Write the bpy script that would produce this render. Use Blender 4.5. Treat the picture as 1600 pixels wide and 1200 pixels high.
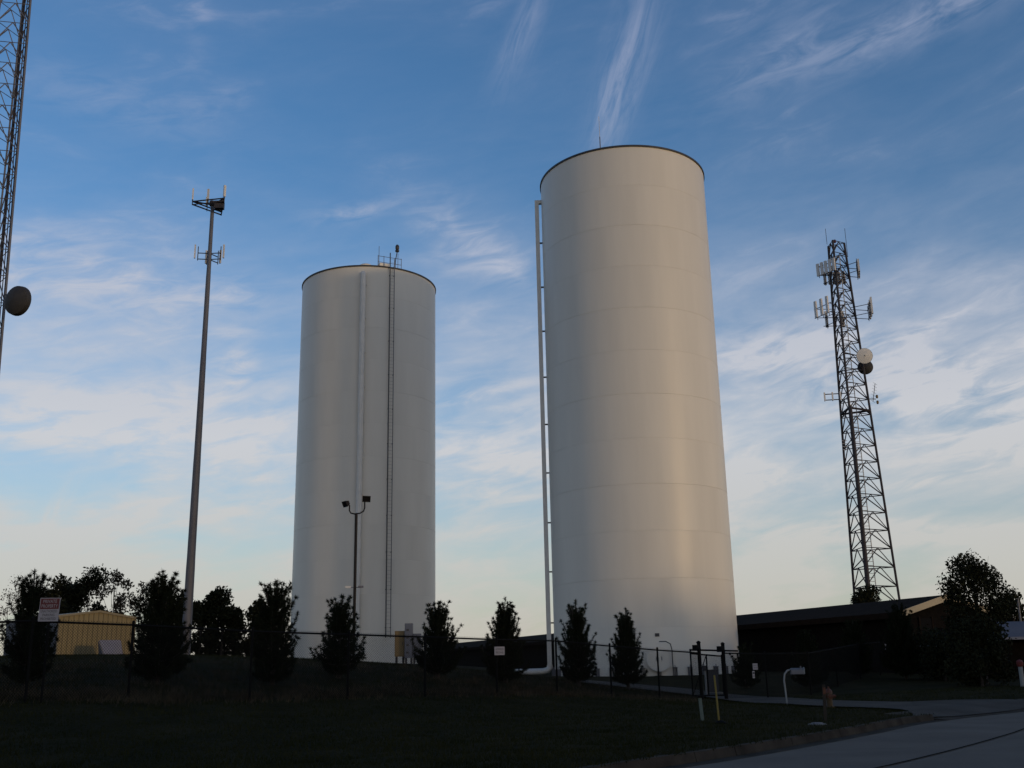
import bpy, bmesh, math, random
import numpy as np
from mathutils import Vector, Matrix
R = math.radians
for o in list(bpy.data.objects): bpy.data.objects.remove(o)
scene = bpy.context.scene
COL = scene.collection

# ------------------------------------------------------------------ camera
F, PIT, ROLL, EYE = 1625.0, 0.26696591, -0.02040028, 1.6
cp, sp, cr, sr = math.cos(PIT), math.sin(PIT), math.cos(ROLL), math.sin(ROLL)
cam_d = bpy.data.cameras.new('camera'); cam = bpy.data.objects.new('camera', cam_d); COL.objects.link(cam)
cam_d.sensor_width = 36; cam_d.lens = F / 1600 * 36; cam_d.clip_end = 6000; cam_d.clip_start = 0.1
rt = Vector((cr, -sp * sr, cp * sr)); up = Vector((-sr, -sp * cr, cp * cr)); fw = Vector((0, cp, sp))
cam.matrix_world = Matrix(((rt.x, up.x, -fw.x, 0), (rt.y, up.y, -fw.y, 0), (rt.z, up.z, -fw.z, EYE), (0, 0, 0, 1)))
scene.camera = cam

# ------------------------------------------------------------------ sun, sky, exposure
SUN_A, SUN_E = R(48), R(4.2)          # the low evening sun stands behind the camera, to the right
sd = Vector((math.sin(SUN_A) * math.cos(SUN_E), -math.cos(SUN_A) * math.cos(SUN_E), math.sin(SUN_E)))
sl = bpy.data.lights.new('sun', 'SUN'); sl.energy = 0.88; sl.angle = R(2.5); sl.color = (1.0, 0.66, 0.33)
so = bpy.data.objects.new('sun', sl); COL.objects.link(so)
so.rotation_euler = (-sd).to_track_quat('-Z', 'Y').to_euler(); so.location = (60, -60, 40)
scene.view_settings.view_transform = 'Standard'; scene.view_settings.look = 'None'
scene.view_settings.exposure = 0; scene.view_settings.gamma = 1
scene.view_settings.use_curve_mapping = False

def build_world():
    w = bpy.data.worlds.new('World'); scene.world = w; w.use_nodes = True
    nt = w.node_tree; nt.nodes.clear(); N = nt.nodes; L = nt.links
    def nd(t, **k):
        n = N.new(t)
        for a, b in k.items(): setattr(n, a, b)
        return n
    def math_(op, a, b=None, c=None, clamp=False):
        n = nd('ShaderNodeMath', operation=op); n.use_clamp = clamp
        for i, v in enumerate((a, b, c)):
            if v is None: continue
            if isinstance(v, (int, float)): n.inputs[i].default_value = v
            else: L.new(v, n.inputs[i])
        return n.outputs[0]
    def ss(v, lo, hi):
        n = nd('ShaderNodeMapRange', interpolation_type='SMOOTHSTEP')
        L.new(v, n.inputs[0]); n.inputs[1].default_value = lo; n.inputs[2].default_value = hi
        return n.outputs[0]
    sky = nd('ShaderNodeTexSky', sky_type='NISHITA', sun_disc=False)
    sky.sun_elevation = SUN_E; sky.sun_rotation = math.pi - SUN_A
    sky.altitude = 100; sky.air_density = 1.0; sky.dust_density = 0.6; sky.ozone_density = 2.0
    tc = nd('ShaderNodeTexCoord'); sx = nd('ShaderNodeSeparateXYZ'); L.new(tc.outputs['Generated'], sx.inputs[0])
    X, Y, Z = sx.outputs
    den = math_('ADD', math_('MAXIMUM', Z, 0.0), 0.10)
    u = math_('DIVIDE', X, den); v = math_('DIVIDE', Y, den)
    cb = nd('ShaderNodeCombineXYZ'); L.new(u, cb.inputs[0]); L.new(v, cb.inputs[1])
    def noise(rot, sca, det, rough, dist, off=(0, 0, 0)):
        m = nd('ShaderNodeMapping'); L.new(cb.outputs[0], m.inputs[0])
        m.inputs['Rotation'].default_value = (0, 0, rot); m.inputs['Scale'].default_value = sca; m.inputs['Location'].default_value = off
        n = nd('ShaderNodeTexNoise'); L.new(m.outputs[0], n.inputs[0])
        n.inputs['Scale'].default_value = 1; n.inputs['Detail'].default_value = det; n.inputs['Roughness'].default_value = rough; n.inputs['Distortion'].default_value = dist
        return n.outputs[0]
    # azimuth / elevation of the looking direction, in degrees
    az = math_('MULTIPLY', math_('ARCTAN2', X, Y), 57.2958)
    el = math_('MULTIPLY', math_('ARCSINE', Z), 57.2958)
    def patch(a0, e0, ra, re, tilt):
        """soft elliptical mask around a direction: where a bank of cirrus hangs"""
        da = math_('SUBTRACT', az, a0); de = math_('SUBTRACT', el, e0); c, s = math.cos(R(tilt)), math.sin(R(tilt))
        p = math_('DIVIDE', math_('ADD', math_('MULTIPLY', da, c), math_('MULTIPLY', de, s)), ra)
        q = math_('DIVIDE', math_('SUBTRACT', math_('MULTIPLY', de, c), math_('MULTIPLY', da, s)), re)
        r2 = math_('ADD', math_('MULTIPLY', p, p), math_('MULTIPLY', q, q))
        return math_('POWER', 2.718, math_('MULTIPLY', r2, -1.0))
    ae = nd('ShaderNodeCombineXYZ'); L.new(az, ae.inputs[0]); L.new(el, ae.inputs[1])
    def anoise(rot, sca, det, rough, dist, off):
        m = nd('ShaderNodeMapping', vector_type='TEXTURE'); L.new(ae.outputs[0], m.inputs[0])
        m.inputs['Rotation'].default_value = (0, 0, R(rot)); m.inputs['Scale'].default_value = (1 / sca[0], 1 / sca[1], 1); m.inputs['Location'].default_value = (off[0] * 9, off[1] * 9, 0)
        n = nd('ShaderNodeTexNoise'); L.new(m.outputs[0], n.inputs[0])
        n.inputs['Scale'].default_value = 1; n.inputs['Detail'].default_value = det; n.inputs['Roughness'].default_value = rough; n.inputs['Distortion'].default_value = dist
        return n.outputs[0]
    big = noise(0.5, (0.55, 0.30, 1), 5, 0.52, 0.4, (3.1, 1.7, 0))
    bank = anoise(7, (0.075, 0.21), 7, 0.56, 0.5, (1.3, 4.1))       # broad flat banks of thin cloud
    flat = anoise(11, (0.26, 0.95), 8, 0.60, 0.6, (7.7, 2.2))       # fibres that lie flat
    steep = anoise(64, (0.26, 1.25), 9, 0.64, 0.55, (2.9, 8.4))       # fibres that stand steep, as in the plume
    veil = math_('MULTIPLY', ss(math_('ADD', math_('ADD', math_('MULTIPLY', big, 0.30), math_('MULTIPLY', bank, 0.54)), math_('MULTIPLY', flat, 0.16)), 0.38, 0.66), 0.56)
    low = ss(el, 28.0, 9.0)                                   # the veil thickens towards the horizon
    base = math_('ADD', math_('MULTIPLY', low, math_('ADD', math_('MULTIPLY', veil, 1.05), math_('ADD', math_('MULTIPLY', ss(el, 12.0, 2.0), 0.30), 0.36))), math_('MULTIPLY', veil, 0.20))
    f1 = ss(flat, 0.28, 0.70); f2 = ss(steep, 0.24, 0.78); wis = None
    for (a0, e0, ra, re, ti, k) in CLOUDS:
        m = math_('MULTIPLY', math_('MULTIPLY', patch(a0, e0, ra, re, ti), k), f2 if abs(ti) > 35 else f1)
        wis = m if wis is None else math_('ADD', wis, m)
    stray = math_('MULTIPLY', math_('MULTIPLY', ss(bank, 0.50, 0.70), ss(flat, 0.42, 0.68)), 0.20)
    fac = math_('MINIMUM', math_('ADD', math_('ADD', base, wis), stray), 0.92)
    ramp = nd('ShaderNodeValToRGB'); L.new(math_('DIVIDE', el, 40.0), ramp.inputs[0])
    cr_ = ramp.color_ramp; cr_.elements[0].position = 0.0; cr_.elements[0].color = (0.53, 0.49, 0.43, 1)
    cr_.elements[1].position = 1.0; cr_.elements[1].color = (0.31, 0.36, 0.54, 1)
    e = cr_.elements.new(0.12); e.color = (0.57, 0.555, 0.52, 1)
    e = cr_.elements.new(0.30); e.color = (0.62, 0.62, 0.64, 1)
    e = cr_.elements.new(0.55); e.color = (0.47, 0.51, 0.62, 1)
    gm = nd('ShaderNodeMixRGB', blend_type='MULTIPLY'); gm.inputs[0].default_value = 1
    L.new(sky.outputs[0], gm.inputs[1]); gm.inputs[2].default_value = SKY_TINT
    mx = nd('ShaderNodeMixRGB'); L.new(fac, mx.inputs[0]); L.new(gm.outputs[0], mx.inputs[1])
    cm = nd('ShaderNodeMixRGB', blend_type='MULTIPLY'); cm.inputs[0].default_value = 1
    L.new(ramp.outputs[0], cm.inputs[1]); cm.inputs[2].default_value = (CLOUD_GAIN, CLOUD_GAIN, CLOUD_GAIN, 1)
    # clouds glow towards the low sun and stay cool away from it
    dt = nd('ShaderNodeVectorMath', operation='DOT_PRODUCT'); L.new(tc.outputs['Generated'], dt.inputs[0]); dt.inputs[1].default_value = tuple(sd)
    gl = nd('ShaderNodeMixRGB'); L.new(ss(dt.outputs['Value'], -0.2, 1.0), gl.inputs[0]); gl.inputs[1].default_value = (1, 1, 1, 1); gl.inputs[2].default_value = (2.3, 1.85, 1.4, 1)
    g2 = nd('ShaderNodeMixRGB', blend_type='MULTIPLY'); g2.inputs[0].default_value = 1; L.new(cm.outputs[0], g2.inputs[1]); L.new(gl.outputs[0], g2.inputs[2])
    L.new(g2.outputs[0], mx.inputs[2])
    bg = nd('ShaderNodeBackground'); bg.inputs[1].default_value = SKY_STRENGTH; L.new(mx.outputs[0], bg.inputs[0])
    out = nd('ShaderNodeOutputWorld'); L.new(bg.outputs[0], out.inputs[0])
SKY_STRENGTH = 0.15
SKY_TINT = (0.96, 1.35, 1.79, 1)
CLOUD_GAIN = 1 / SKY_STRENGTH
# cirrus banks as seen in the evening sky: direction through a pixel, half axes in pixels, tilt (degrees), density
def ray(px, py):
    u0, u1 = (px - 800) / F, (600 - py) / F
    x = cr * u0 - sr * u1; y = sr * u0 + cr * u1
    return Vector((x, cp - sp * y, sp + cp * y))
BANKS = [(980, 105, 120, 36, 66, .85), (950, 160, 55, 16, 75, .5), (815, 55, 80, 26, 60, .55), (1440, 28, 210, 30, 9, .80), (1220, 80, 110, 40, 25, .35),
         (535, 335, 55, 12, 10, .95), (610, 315, 40, 9, 14, .45), (745, 385, 95, 34, -33, .60), (805, 430, 30, 12, -34, .35), (760, 613, 85, 8, 12, .80),
         (1448, 513, 60, 9, 18, 1.0), (1210, 548, 125, 34, 6, .95), (1330, 600, 120, 60, -5, .55), (1500, 610, 150, 58, -14, .95), (1560, 690, 120, 30, 5, .5), (1490, 742, 120, 8, 8, .6),
         (130, 425, 220, 45, -4, .70), (345, 462, 50, 18, 10, .75), (350, 520, 35, 10, 5, .5), (368, 578, 26, 36, -20, .85), (60, 672, 110, 26, 4, .70), (250, 660, 230, 70, -6, .50),
         (92, 790, 55, 14, 62, .55), (400, 792, 100, 12, 12, .55), (170, 160, 150, 34, -8, .36), (310, 25, 22, 40, 0, .36), (760, 720, 90, 120, 20, .55), (1190, 740, 70, 30, 0, .5), (1250, 830, 130, 22, -4, .5), (1480, 830, 160, 20, -4, .45)]
CLOUDS = []
for (bx, by, ha, hb, ti, k_) in BANKS:
    d_ = ray(bx, by).normalized(); CLOUDS.append((math.degrees(math.atan2(d_.x, d_.y)), math.degrees(math.asin(d_.z)), ha * .0345, hb * .0345, ti, k_ * .72))
build_world()

# ------------------------------------------------------------------ helpers
def at(px, py, Y):
    """the point on the pixel's ray at ground distance Y in front of the camera"""
    d = ray(px, py); return Vector((0, 0, EYE)) + d * (Y / d.y)

MATS = {}
def mat(name, col, rough=0.7, metal=0.0, var=0.25, scale=8.0, bump=0.0, bscale=None, spec=0.4, detail=6, col2=None, stretch=None, coat=0.0):
    m = bpy.data.materials.new(name); m.use_nodes = True; nt = m.node_tree; b = nt.nodes['Principled BSDF']
    b.inputs['Roughness'].default_value = rough; b.inputs['Metallic'].default_value = metal
    b.inputs['Specular IOR Level'].default_value = spec; b.inputs['Coat Weight'].default_value = coat
    tc = nt.nodes.new('ShaderNodeTexCoord'); mp = nt.nodes.new('ShaderNodeMapping'); nt.links.new(tc.outputs['Object'], mp.inputs[0])
    if stretch: mp.inputs['Scale'].default_value = stretch
    n = nt.nodes.new('ShaderNodeTexNoise'); n.inputs['Scale'].default_value = scale; n.inputs['Detail'].default_value = detail; n.inputs['Roughness'].default_value = .6
    nt.links.new(mp.outputs[0], n.inputs[0])
    r = nt.nodes.new('ShaderNodeValToRGB'); nt.links.new(n.outputs[0], r.inputs[0])
    r.color_ramp.elements[0].position = .3; r.color_ramp.elements[1].position = .7
    c2 = col2 or tuple(min(1, c * (1 + var)) for c in col); c1 = tuple(c * (1 - var) for c in col) if not col2 else col
    r.color_ramp.elements[0].color = (*c1, 1); r.color_ramp.elements[1].color = (*c2, 1)
    nt.links.new(r.outputs[0], b.inputs['Base Color'])
    if bump:
        n2 = nt.nodes.new('ShaderNodeTexNoise'); n2.inputs['Scale'].default_value = bscale or scale * 4; n2.inputs['Detail'].default_value = 5
        nt.links.new(mp.outputs[0], n2.inputs[0]); bp = nt.nodes.new('ShaderNodeBump'); bp.inputs['Strength'].default_value = bump; bp.inputs['Distance'].default_value = .05
        nt.links.new(n2.outputs[0], bp.inputs['Height']); nt.links.new(bp.outputs[0], b.inputs['Normal'])
    MATS[name] = m; return m

mat('tank_paint', (.63, .60, .535), .41, var=.07, scale=.35, spec=.42, stretch=(1, 1, .10), bump=.14, bscale=.55)
mat('pipe_paint', (.62, .60, .56), .45, var=.08, scale=1.5)
mat('dark_trim', (.035, .035, .04), .5, var=.2, scale=3)
mat('galv', (.13, .13, .145), .6, metal=.2, var=.15, scale=3, bump=.05)
mat('tower_steel', (.040, .037, .042), .65, metal=.1, var=.2, scale=2, spec=.2)
mat('monopole', (.095, .10, .12), .6, metal=.2, var=.12, scale=.6)
mat('antenna', (.55, .54, .52), .5, var=.08, scale=4)
mat('dish_white', (.62, .60, .56), .45, var=.05, scale=2)
mat('dish_dark', (.030, .028, .027), .7, var=.2, scale=2)
mat('red_glass', (.10, .012, .014), .35, var=.1)
mat('fence_black', (.006, .006, .006), .8, var=.2, scale=6, spec=.08)
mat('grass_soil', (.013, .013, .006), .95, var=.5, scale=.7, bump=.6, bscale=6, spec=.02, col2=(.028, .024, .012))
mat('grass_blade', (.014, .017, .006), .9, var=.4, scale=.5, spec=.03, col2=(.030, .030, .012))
mat('dry_grass', (.060, .048, .032), .9, var=.4, scale=.8, spec=.03)
mat('road', (.140, .118, .100), .9, var=.16, scale=.5, bump=.45, bscale=60, detail=12, spec=.08)
mat('driveway', (.068, .060, .052), .95, var=.25, scale=.8, bump=.3, bscale=50, detail=8, spec=.08)
mat('kerb', (.042, .035, .028), .95, var=.4, scale=1.5, bump=.3, bscale=30, spec=.08)
mat('tar', (.008, .008, .008), .95, var=.2, spec=.03)
mat('pine', (.007, .010, .005), .85, var=.4, scale=1.2, spec=.06, col2=(.016, .021, .010))
mat('leaf', (.009, .011, .005), .8, var=.4, scale=.9, spec=.08, col2=(.022, .024, .011))
mat('leaf_autumn', (.020, .016, .010), .7, var=.4, scale=.9, spec=.2, col2=(.040, .030, .016))
mat('bark', (.030, .024, .020), .9, var=.3, scale=6, bump=.4, bscale=20)
mat('shed_yellow', (.195, .16, .088), .6, var=.07, scale=1.2, stretch=(1, 1, .3))
mat('shed_trim', (.19, .165, .11), .6, var=.06)
mat('shed_shade_grey', (.075, .085, .11), .6, var=.1)  # blue-grey shade on the shed's side walls, put into the base colour
mat('panel_white', (.20, .19, .21), .6, var=.1, scale=2)
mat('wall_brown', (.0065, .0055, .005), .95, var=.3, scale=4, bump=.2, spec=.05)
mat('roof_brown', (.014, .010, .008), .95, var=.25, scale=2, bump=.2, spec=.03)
mat('rake_cream', (.36, .30, .20), .6, var=.08)
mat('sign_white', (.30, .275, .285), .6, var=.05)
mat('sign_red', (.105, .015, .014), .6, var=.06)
mat('sign_ink', (.02, .02, .022), .6, var=.1)
mat('cab_tan', (.19, .13, .055), .6, var=.08)
mat('cab_grey', (.10, .11, .14), .6, var=.1)
mat('cab_dark', (.03, .03, .035), .6, var=.1)
mat('marker_yellow', (.165, .125, .022), .6, var=.12)
mat('marker_green', (.085, .115, .10), .6, var=.12)
mat('marker_white', (.21, .215, .21), .6, var=.1)
mat('hydrant_orange', (.075, .020, .007), .6, var=.25, scale=12)
mat('hydrant_yellow', (.060, .034, .010), .6, var=.25, scale=12)
mat('mailbox_grey', (.11, .115, .13), .5, metal=.2, var=.12)
mat('concrete', (.14, .135, .125), .95, var=.15, scale=3, bump=.2, spec=.1)
mat('glass_dark', (.008, .008, .009), .9, var=.1, spec=.04)
mat('pole_bronze', (.012, .010, .010), .6, var=.2, spec=.2)
mat('pale_roof', (.10, .10, .12), .8, var=.1, spec=.1)

WL = {}                               # world position of every object's origin
def wl(o): return WL.get(o.name, Vector((0, 0, 0))) if o else Vector((0, 0, 0))
def tag(o, label=None, cat=None, group=None, kind=None):
    if label: o['label'] = label
    if cat: o['category'] = cat
    if group: o['group'] = group
    if kind: o['kind'] = kind
    return o
def thing(name, label, cat, loc, group=None):
    o = bpy.data.objects.new(name, None); COL.objects.link(o); o.location = loc; o.empty_display_size = .3
    WL[o.name] = Vector(loc); return tag(o, label, cat, group)
def link(name, me, parent=None, kind=None, m=None):
    o = bpy.data.objects.new(name, me); COL.objects.link(o)
    if parent: o.parent = parent
    WL[o.name] = wl(parent).copy()
    if kind: o['kind'] = kind
    if m and not me.materials: me.materials.append(MATS[m])
    return o

class MB:
    """collects shapes given in world coordinates; build() links them as ONE mesh object"""
    def __init__(s): s.v = []; s.f = []
    def add(s, vs, fs):
        b = len(s.v); s.v += [tuple(v) for v in vs]; s.f += [tuple(i + b for i in f) for f in fs]; return s
    def box(s, c, size, ax=None):
        c = Vector(c); ax = ax or (Vector((1, 0, 0)), Vector((0, 1, 0)), Vector((0, 0, 1)))
        h = [Vector(a) * (k / 2) for a, k in zip(ax, size)]
        vs = [c + h[0] * i + h[1] * j + h[2] * k for k in (-1, 1) for j in (-1, 1) for i in (-1, 1)]
        return s.add(vs, [(0, 2, 3, 1), (4, 5, 7, 6), (0, 1, 5, 4), (2, 6, 7, 3), (0, 4, 6, 2), (1, 3, 7, 5)])
    def tube(s, pts, r, n=8, caps=True):
        pts = [Vector(p) for p in pts]; rs = r if isinstance(r, (list, tuple)) else [r] * len(pts)
        rings = []; prev = None
        for i, p in enumerate(pts):
            t = (pts[min(i + 1, len(pts) - 1)] - pts[max(i - 1, 0)]).normalized()
            a = Vector((0, 0, 1)) if abs(t.z) < .9 else Vector((1, 0, 0))
            if prev is not None: a = prev
            u = (a - t * a.dot(t)).normalized(); w = t.cross(u); prev = u
            rings.append([p + (u * math.cos(2 * math.pi * k / n) + w * math.sin(2 * math.pi * k / n)) * rs[i] for k in range(n)])
        vs = [v for rg in rings for v in rg]
        fs = [(i * n + k, i * n + (k + 1) % n, (i + 1) * n + (k + 1) % n, (i + 1) * n + k) for i in range(len(pts) - 1) for k in range(n)]
        if caps: fs += [tuple(range(n - 1, -1, -1)), tuple((len(pts) - 1) * n + k for k in range(n))]
        return s.add(vs, fs)
    def lathe(s, c, prof, n=24, axis=None, a0=0.0):
        """prof: (radius, height) pairs along the axis"""
        c = Vector(c); ax = (Vector(axis).normalized() if axis else Vector((0, 0, 1)))
        t = Vector((1, 0, 0)) if abs(ax.x) < .9 else Vector((0, 1, 0)); u = (t - ax * t.dot(ax)).normalized(); w = ax.cross(u)
        vs = [c + ax * h + (u * math.cos(2 * math.pi * k / n + a0) + w * math.sin(2 * math.pi * k / n + a0)) * r for r, h in prof for k in range(n)]
        m = len(prof)
        fs = [(i * n + k, i * n + (k + 1) % n, (i + 1) * n + (k + 1) % n, (i + 1) * n + k) for i in range(m - 1) for k in range(n)]
        return s.add(vs, fs)
    def prism(s, poly, ext):
        ext = Vector(ext); n = len(poly); a = [Vector(p) for p in poly]
        return s.add(a + [p + ext for p in a], [tuple(range(n - 1, -1, -1)), tuple(range(n, 2 * n))] + [(i, (i + 1) % n, n + (i + 1) % n, n + i) for i in range(n)])
    def mesh(s, name, off=Vector((0, 0, 0)), smooth=True, sharp=35):
        me = bpy.data.meshes.new(name)
        me.from_pydata([(v[0] - off.x, v[1] - off.y, v[2] - off.z) for v in s.v], [], s.f)
        bm = bmesh.new(); bm.from_mesh(me); bmesh.ops.recalc_face_normals(bm, faces=bm.faces); bm.to_mesh(me); bm.free()
        if smooth:
            me.polygons.foreach_set('use_smooth', [True] * len(me.polygons)); me.set_sharp_from_angle(angle=R(sharp))
        return me
    def build(s, name, m, parent=None, kind=None, smooth=True, sharp=35):
        return link(name, s.mesh(name, wl(parent), smooth, sharp), parent, kind, m)

UNIT = {}
def unit(m, n, square=False):
    k = (m, n, square)
    if k not in UNIT:
        b = MB()
        if square: b.box((0, 0, .5), (2, 2, 1))
        else: b.tube([(0, 0, 0), (0, 0, 1)], 1, n)
        me = b.mesh('strut_' + m); me.materials.append(MATS[m]); UNIT[k] = me
    return UNIT[k]
def strut(name, p, q, r, m, parent, n=6, r2=None, square=False, up=None):
    """a straight bar between two world points, sharing one unit mesh"""
    p, q = Vector(p), Vector(q); d = q - p; L = d.length; z = d / L
    a = Vector(up) if up else (Vector((0, 0, 1)) if abs(z.z) < .95 else Vector((0, 1, 0)))
    x = a.cross(z).normalized(); y = z.cross(x)
    o = link(name, unit(m, n, square), parent); c = p - wl(parent); rr = r2 or r
    o.matrix_basis = Matrix(((x.x * r, y.x * rr, z.x * L, c.x), (x.y * r, y.y * rr, z.y * L, c.y), (x.z * r, y.z * rr, z.z * L, c.z), (0, 0, 0, 1)))
    return o
def text(name, s, m, parent, c, w, h, right, upv, nrm):
    """flat lettering, w x h metres at most, centred on c"""
    cu = bpy.data.curves.new(name, 'FONT'); cu.body = s; cu.align_x = 'CENTER'; cu.align_y = 'CENTER'; cu.resolution_u = 2
    t = bpy.data.objects.new(name, cu); COL.objects.link(t); dg = bpy.context.evaluated_depsgraph_get()
    me = bpy.data.meshes.new_from_object(t.evaluated_get(dg)); bpy.data.objects.remove(t)
    co = np.array([v.co for v in me.vertices]); lo, hi = co.min(0), co.max(0); sz = hi - lo; k = (w / sz[0], h / sz[1])
    mid_ = (lo + hi) / 2; base = Vector(c) + Vector(nrm) * .004 - wl(parent)
    for v in me.vertices:
        v.co = base + Vector(right) * ((v.co.x - mid_[0]) * k[0]) + Vector(upv) * ((v.co.y - mid_[1]) * k[1])
    return link(name, me, parent, None, m)

# ------------------------------------------------------------------ terrain
PIX = [(200,1095,26.2),(390,1097,28.2),(543,1095,30.3),(664,1090,33),(777,1087,35.4),(871,1086,36.6),(956,1091,39),(1031,1095,40.6),(1097,1093,41.5),(1135,1095,42.5),(40,1092,24.5),
       (425,1074,31),(530,1060,34),(687,1062,37),(788,1066,38.5),(903,1070,41),(982,1076,43),(245,1070,29.5),
       (1000,1073,48),(937,1067,50),(1011,1056,66),(865,1058,70),(1157,1051,72),(570,1036,84),(460,1034,84),(650,1037,86),(500,1037,62),
       (150,1034,92),(292,1029,98),(390,1030,100),(740,1044,95),(700,1043.5,112),(1230,1098,36.6),(1297,1103,37),(1268,1088,47),(1311,1073,52),(1348,1061,57),(1410,1052,62),
       (1120,1131,27),(925,1198,16.6),(1149,1167,20),(1337,1136,25.2),(1440,1118,29.9),(1600,1103,35),(1310,1200,15.6),(1600,1130,25.5),(400,1200,17.6),(0,1200,18),
       (1500,1080,42),(1550,1060,60)]
WPT = [(0,0,0),(-10,5,0),(10,5,0),(-30,10,.2),(30,20,.05),(40,45,.5),(45,80,1),(-60,60,1.6),(-60,120,2),(60,120,1),(0,150,.6),(0,-40,0),(-60,-30,0),(60,-30,0),(-40,150,1.5),(90,60,.6),(-90,20,.6)]
ctl = np.array([tuple(at(*p)) for p in PIX] + WPT)
def tps(r2): return np.where(r2 > 0, r2 * np.log(np.maximum(r2, 1e-12)) * .5, 0)
_n = len(ctl); _K = tps(((ctl[:, None, :2] - ctl[None, :, :2]) ** 2).sum(-1)) + np.eye(_n) * 6.0
_P = np.hstack([np.ones((_n, 1)), ctl[:, :2]]); _A = np.block([[_K, _P], [_P.T, np.zeros((3, 3))]])
_w = np.linalg.solve(_A, np.concatenate([ctl[:, 2], np.zeros(3)]))
def gz(x, y):
    """ground height; works on arrays"""
    x = np.asarray(x, float); y = np.asarray(y, float); sh = x.shape; xf, yf = x.ravel(), y.ravel(); out = np.empty(xf.shape)
    for i in range(0, len(xf), 20000):
        a, b = xf[i:i + 20000], yf[i:i + 20000]
        k = tps((a[:, None] - ctl[None, :, 0]) ** 2 + (b[:, None] - ctl[None, :, 1]) ** 2)
        out[i:i + 20000] = k @ _w[:_n] + _w[_n] + _w[_n + 1] * a + _w[_n + 2] * b
    d = np.hypot(xf * .9, yf - 45); t = np.clip((d - 85) / 80, 0, 1); t = t * t * (3 - 2 * t)
    far = 1.25 - np.clip((d - 260) / 500, 0, 1) * 5
    return (out * (1 - t) + far * t).reshape(sh)
def G(x, y): return float(gz(np.array([x]), np.array([y]))[0])
def ghit(px, py):
    d = ray(px, py); d = d / d.y; Ys = np.linspace(8, 140, 1400)
    z = EYE + d.z * Ys; g = gz(d.x * Ys, Ys); i = np.argmax(z <= g)
    if z[i] > g[i]: i = len(Ys) - 1
    return Vector((d.x * Ys[i], Ys[i], g[i]))
def smooth_line(p, step=.5):
    p = np.array(p, float); out = []
    for i in range(len(p) - 1):
        a = p[max(i - 1, 0)]; b = p[i]; c = p[i + 1]; d = p[min(i + 2, len(p) - 1)]; n = max(2, int(np.hypot(*(c - b)) / step))
        for t in np.arange(n) / n:
            out.append(.5 * ((2 * b) + (c - a) * t + (2 * a - 5 * b + 4 * c - d) * t * t + (3 * b - a - 3 * c + d) * t ** 3))
    out.append(p[-1]); return np.array(out)
# the kerb line of the street that bends away to the right
KP = [(-62, -62), (-32, -24), (-12.2, .6)] + [(lambda v: (v.x, v.y))(at(*p)) for p in ((925,1198,16.6),(1149,1167,20.1),(1337,1136,25.3),(1440,1118,29.9),(1600,1103,35.4))] + [(27, 43), (48, 55), (90, 70), (170, 92)]
KL = smooth_line(KP); _t = np.gradient(KL, axis=0); _t /= np.hypot(_t[:, 0], _t[:, 1])[:, None]; KN = np.stack([_t[:, 1], -_t[:, 0]], 1)   # KN points onto the road
KARC = np.concatenate([[0], np.cumsum(np.hypot(*np.diff(KL, axis=0).T))])
def kerb_sd(x, y):
    """signed distance to the kerb line: positive on the road side"""
    x = np.asarray(x, float).ravel(); y = np.asarray(y, float).ravel(); best = np.full(x.shape, 1e9); sg = np.zeros(x.shape)
    for i in range(0, len(KL), 2):
        dx, dy = x - KL[i, 0], y - KL[i, 1]; d = dx * dx + dy * dy; m = d < best
        best[m] = d[m]; sg[m] = (dx * KN[i, 0] + dy * KN[i, 1])[m]
    return np.where(np.abs(sg) > 0, np.sign(sg), 1) * np.sqrt(best)
RW = 10.5      # road width
def axis_(lo, hi, fine_lo, fine_hi, st):
    a = list(np.arange(fine_lo, fine_hi + 1e-6, st)); s = st; x = fine_hi
    while x < hi: s *= 1.22; x += s; a.append(x)
    s = st; x = fine_lo
    while x > lo: s *= 1.22; x -= s; a.insert(0, x)
    return np.array(a)
def terrain():
    xs = axis_(-3000, 3000, -34, 40, .5); ys = axis_(-400, 4000, -2, 104, .5)
    X, Y = np.meshgrid(xs, ys); Z = gz(X, Y); rng = np.random.default_rng(3)
    sdv = kerb_sd(X, Y).reshape(X.shape)
    Z += np.clip(rng.normal(0, .012, Z.shape), -.03, .03) * (np.abs(X) < 60)
    on = (sdv > -.95) & (sdv < RW + .35); Z = np.where(on, gz(X, Y) - .34, Z)
    near = (np.abs(X) < 45) & (Y < 110) & (Y > 10); P = np.stack([X[near], Y[near]], 1); ind = np.any([in_drive(P + np.array(q)) for q in ((0, 0), (.42, 0), (-.42, 0), (0, .42), (0, -.42))], axis=0)
    zd = np.where(ind, gz(P[:, 0], P[:, 1]) - .05 - .14 * np.clip(1 - (-sdv[near] - .17) / .9, 0, 1), Z[near]); Z[near] = np.minimum(Z[near], zd)
    ny, nx = X.shape; v = np.stack([X, Y, Z], -1).reshape(-1, 3)
    i = np.arange(ny - 1)[:, None] * nx + np.arange(nx - 1)[None]; f = np.stack([i, i + 1, i + nx + 1, i + nx], -1).reshape(-1, 4)
    me = bpy.data.meshes.new('ground'); me.from_pydata(v.tolist(), [], f.tolist()); me.polygons.foreach_set('use_smooth', [True] * len(f))
    o = link('ground', me, None, 'structure', 'grass_soil'); o['label'] = 'dark mown grass ground rising behind the chain link fence'; o['category'] = 'ground'
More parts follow.
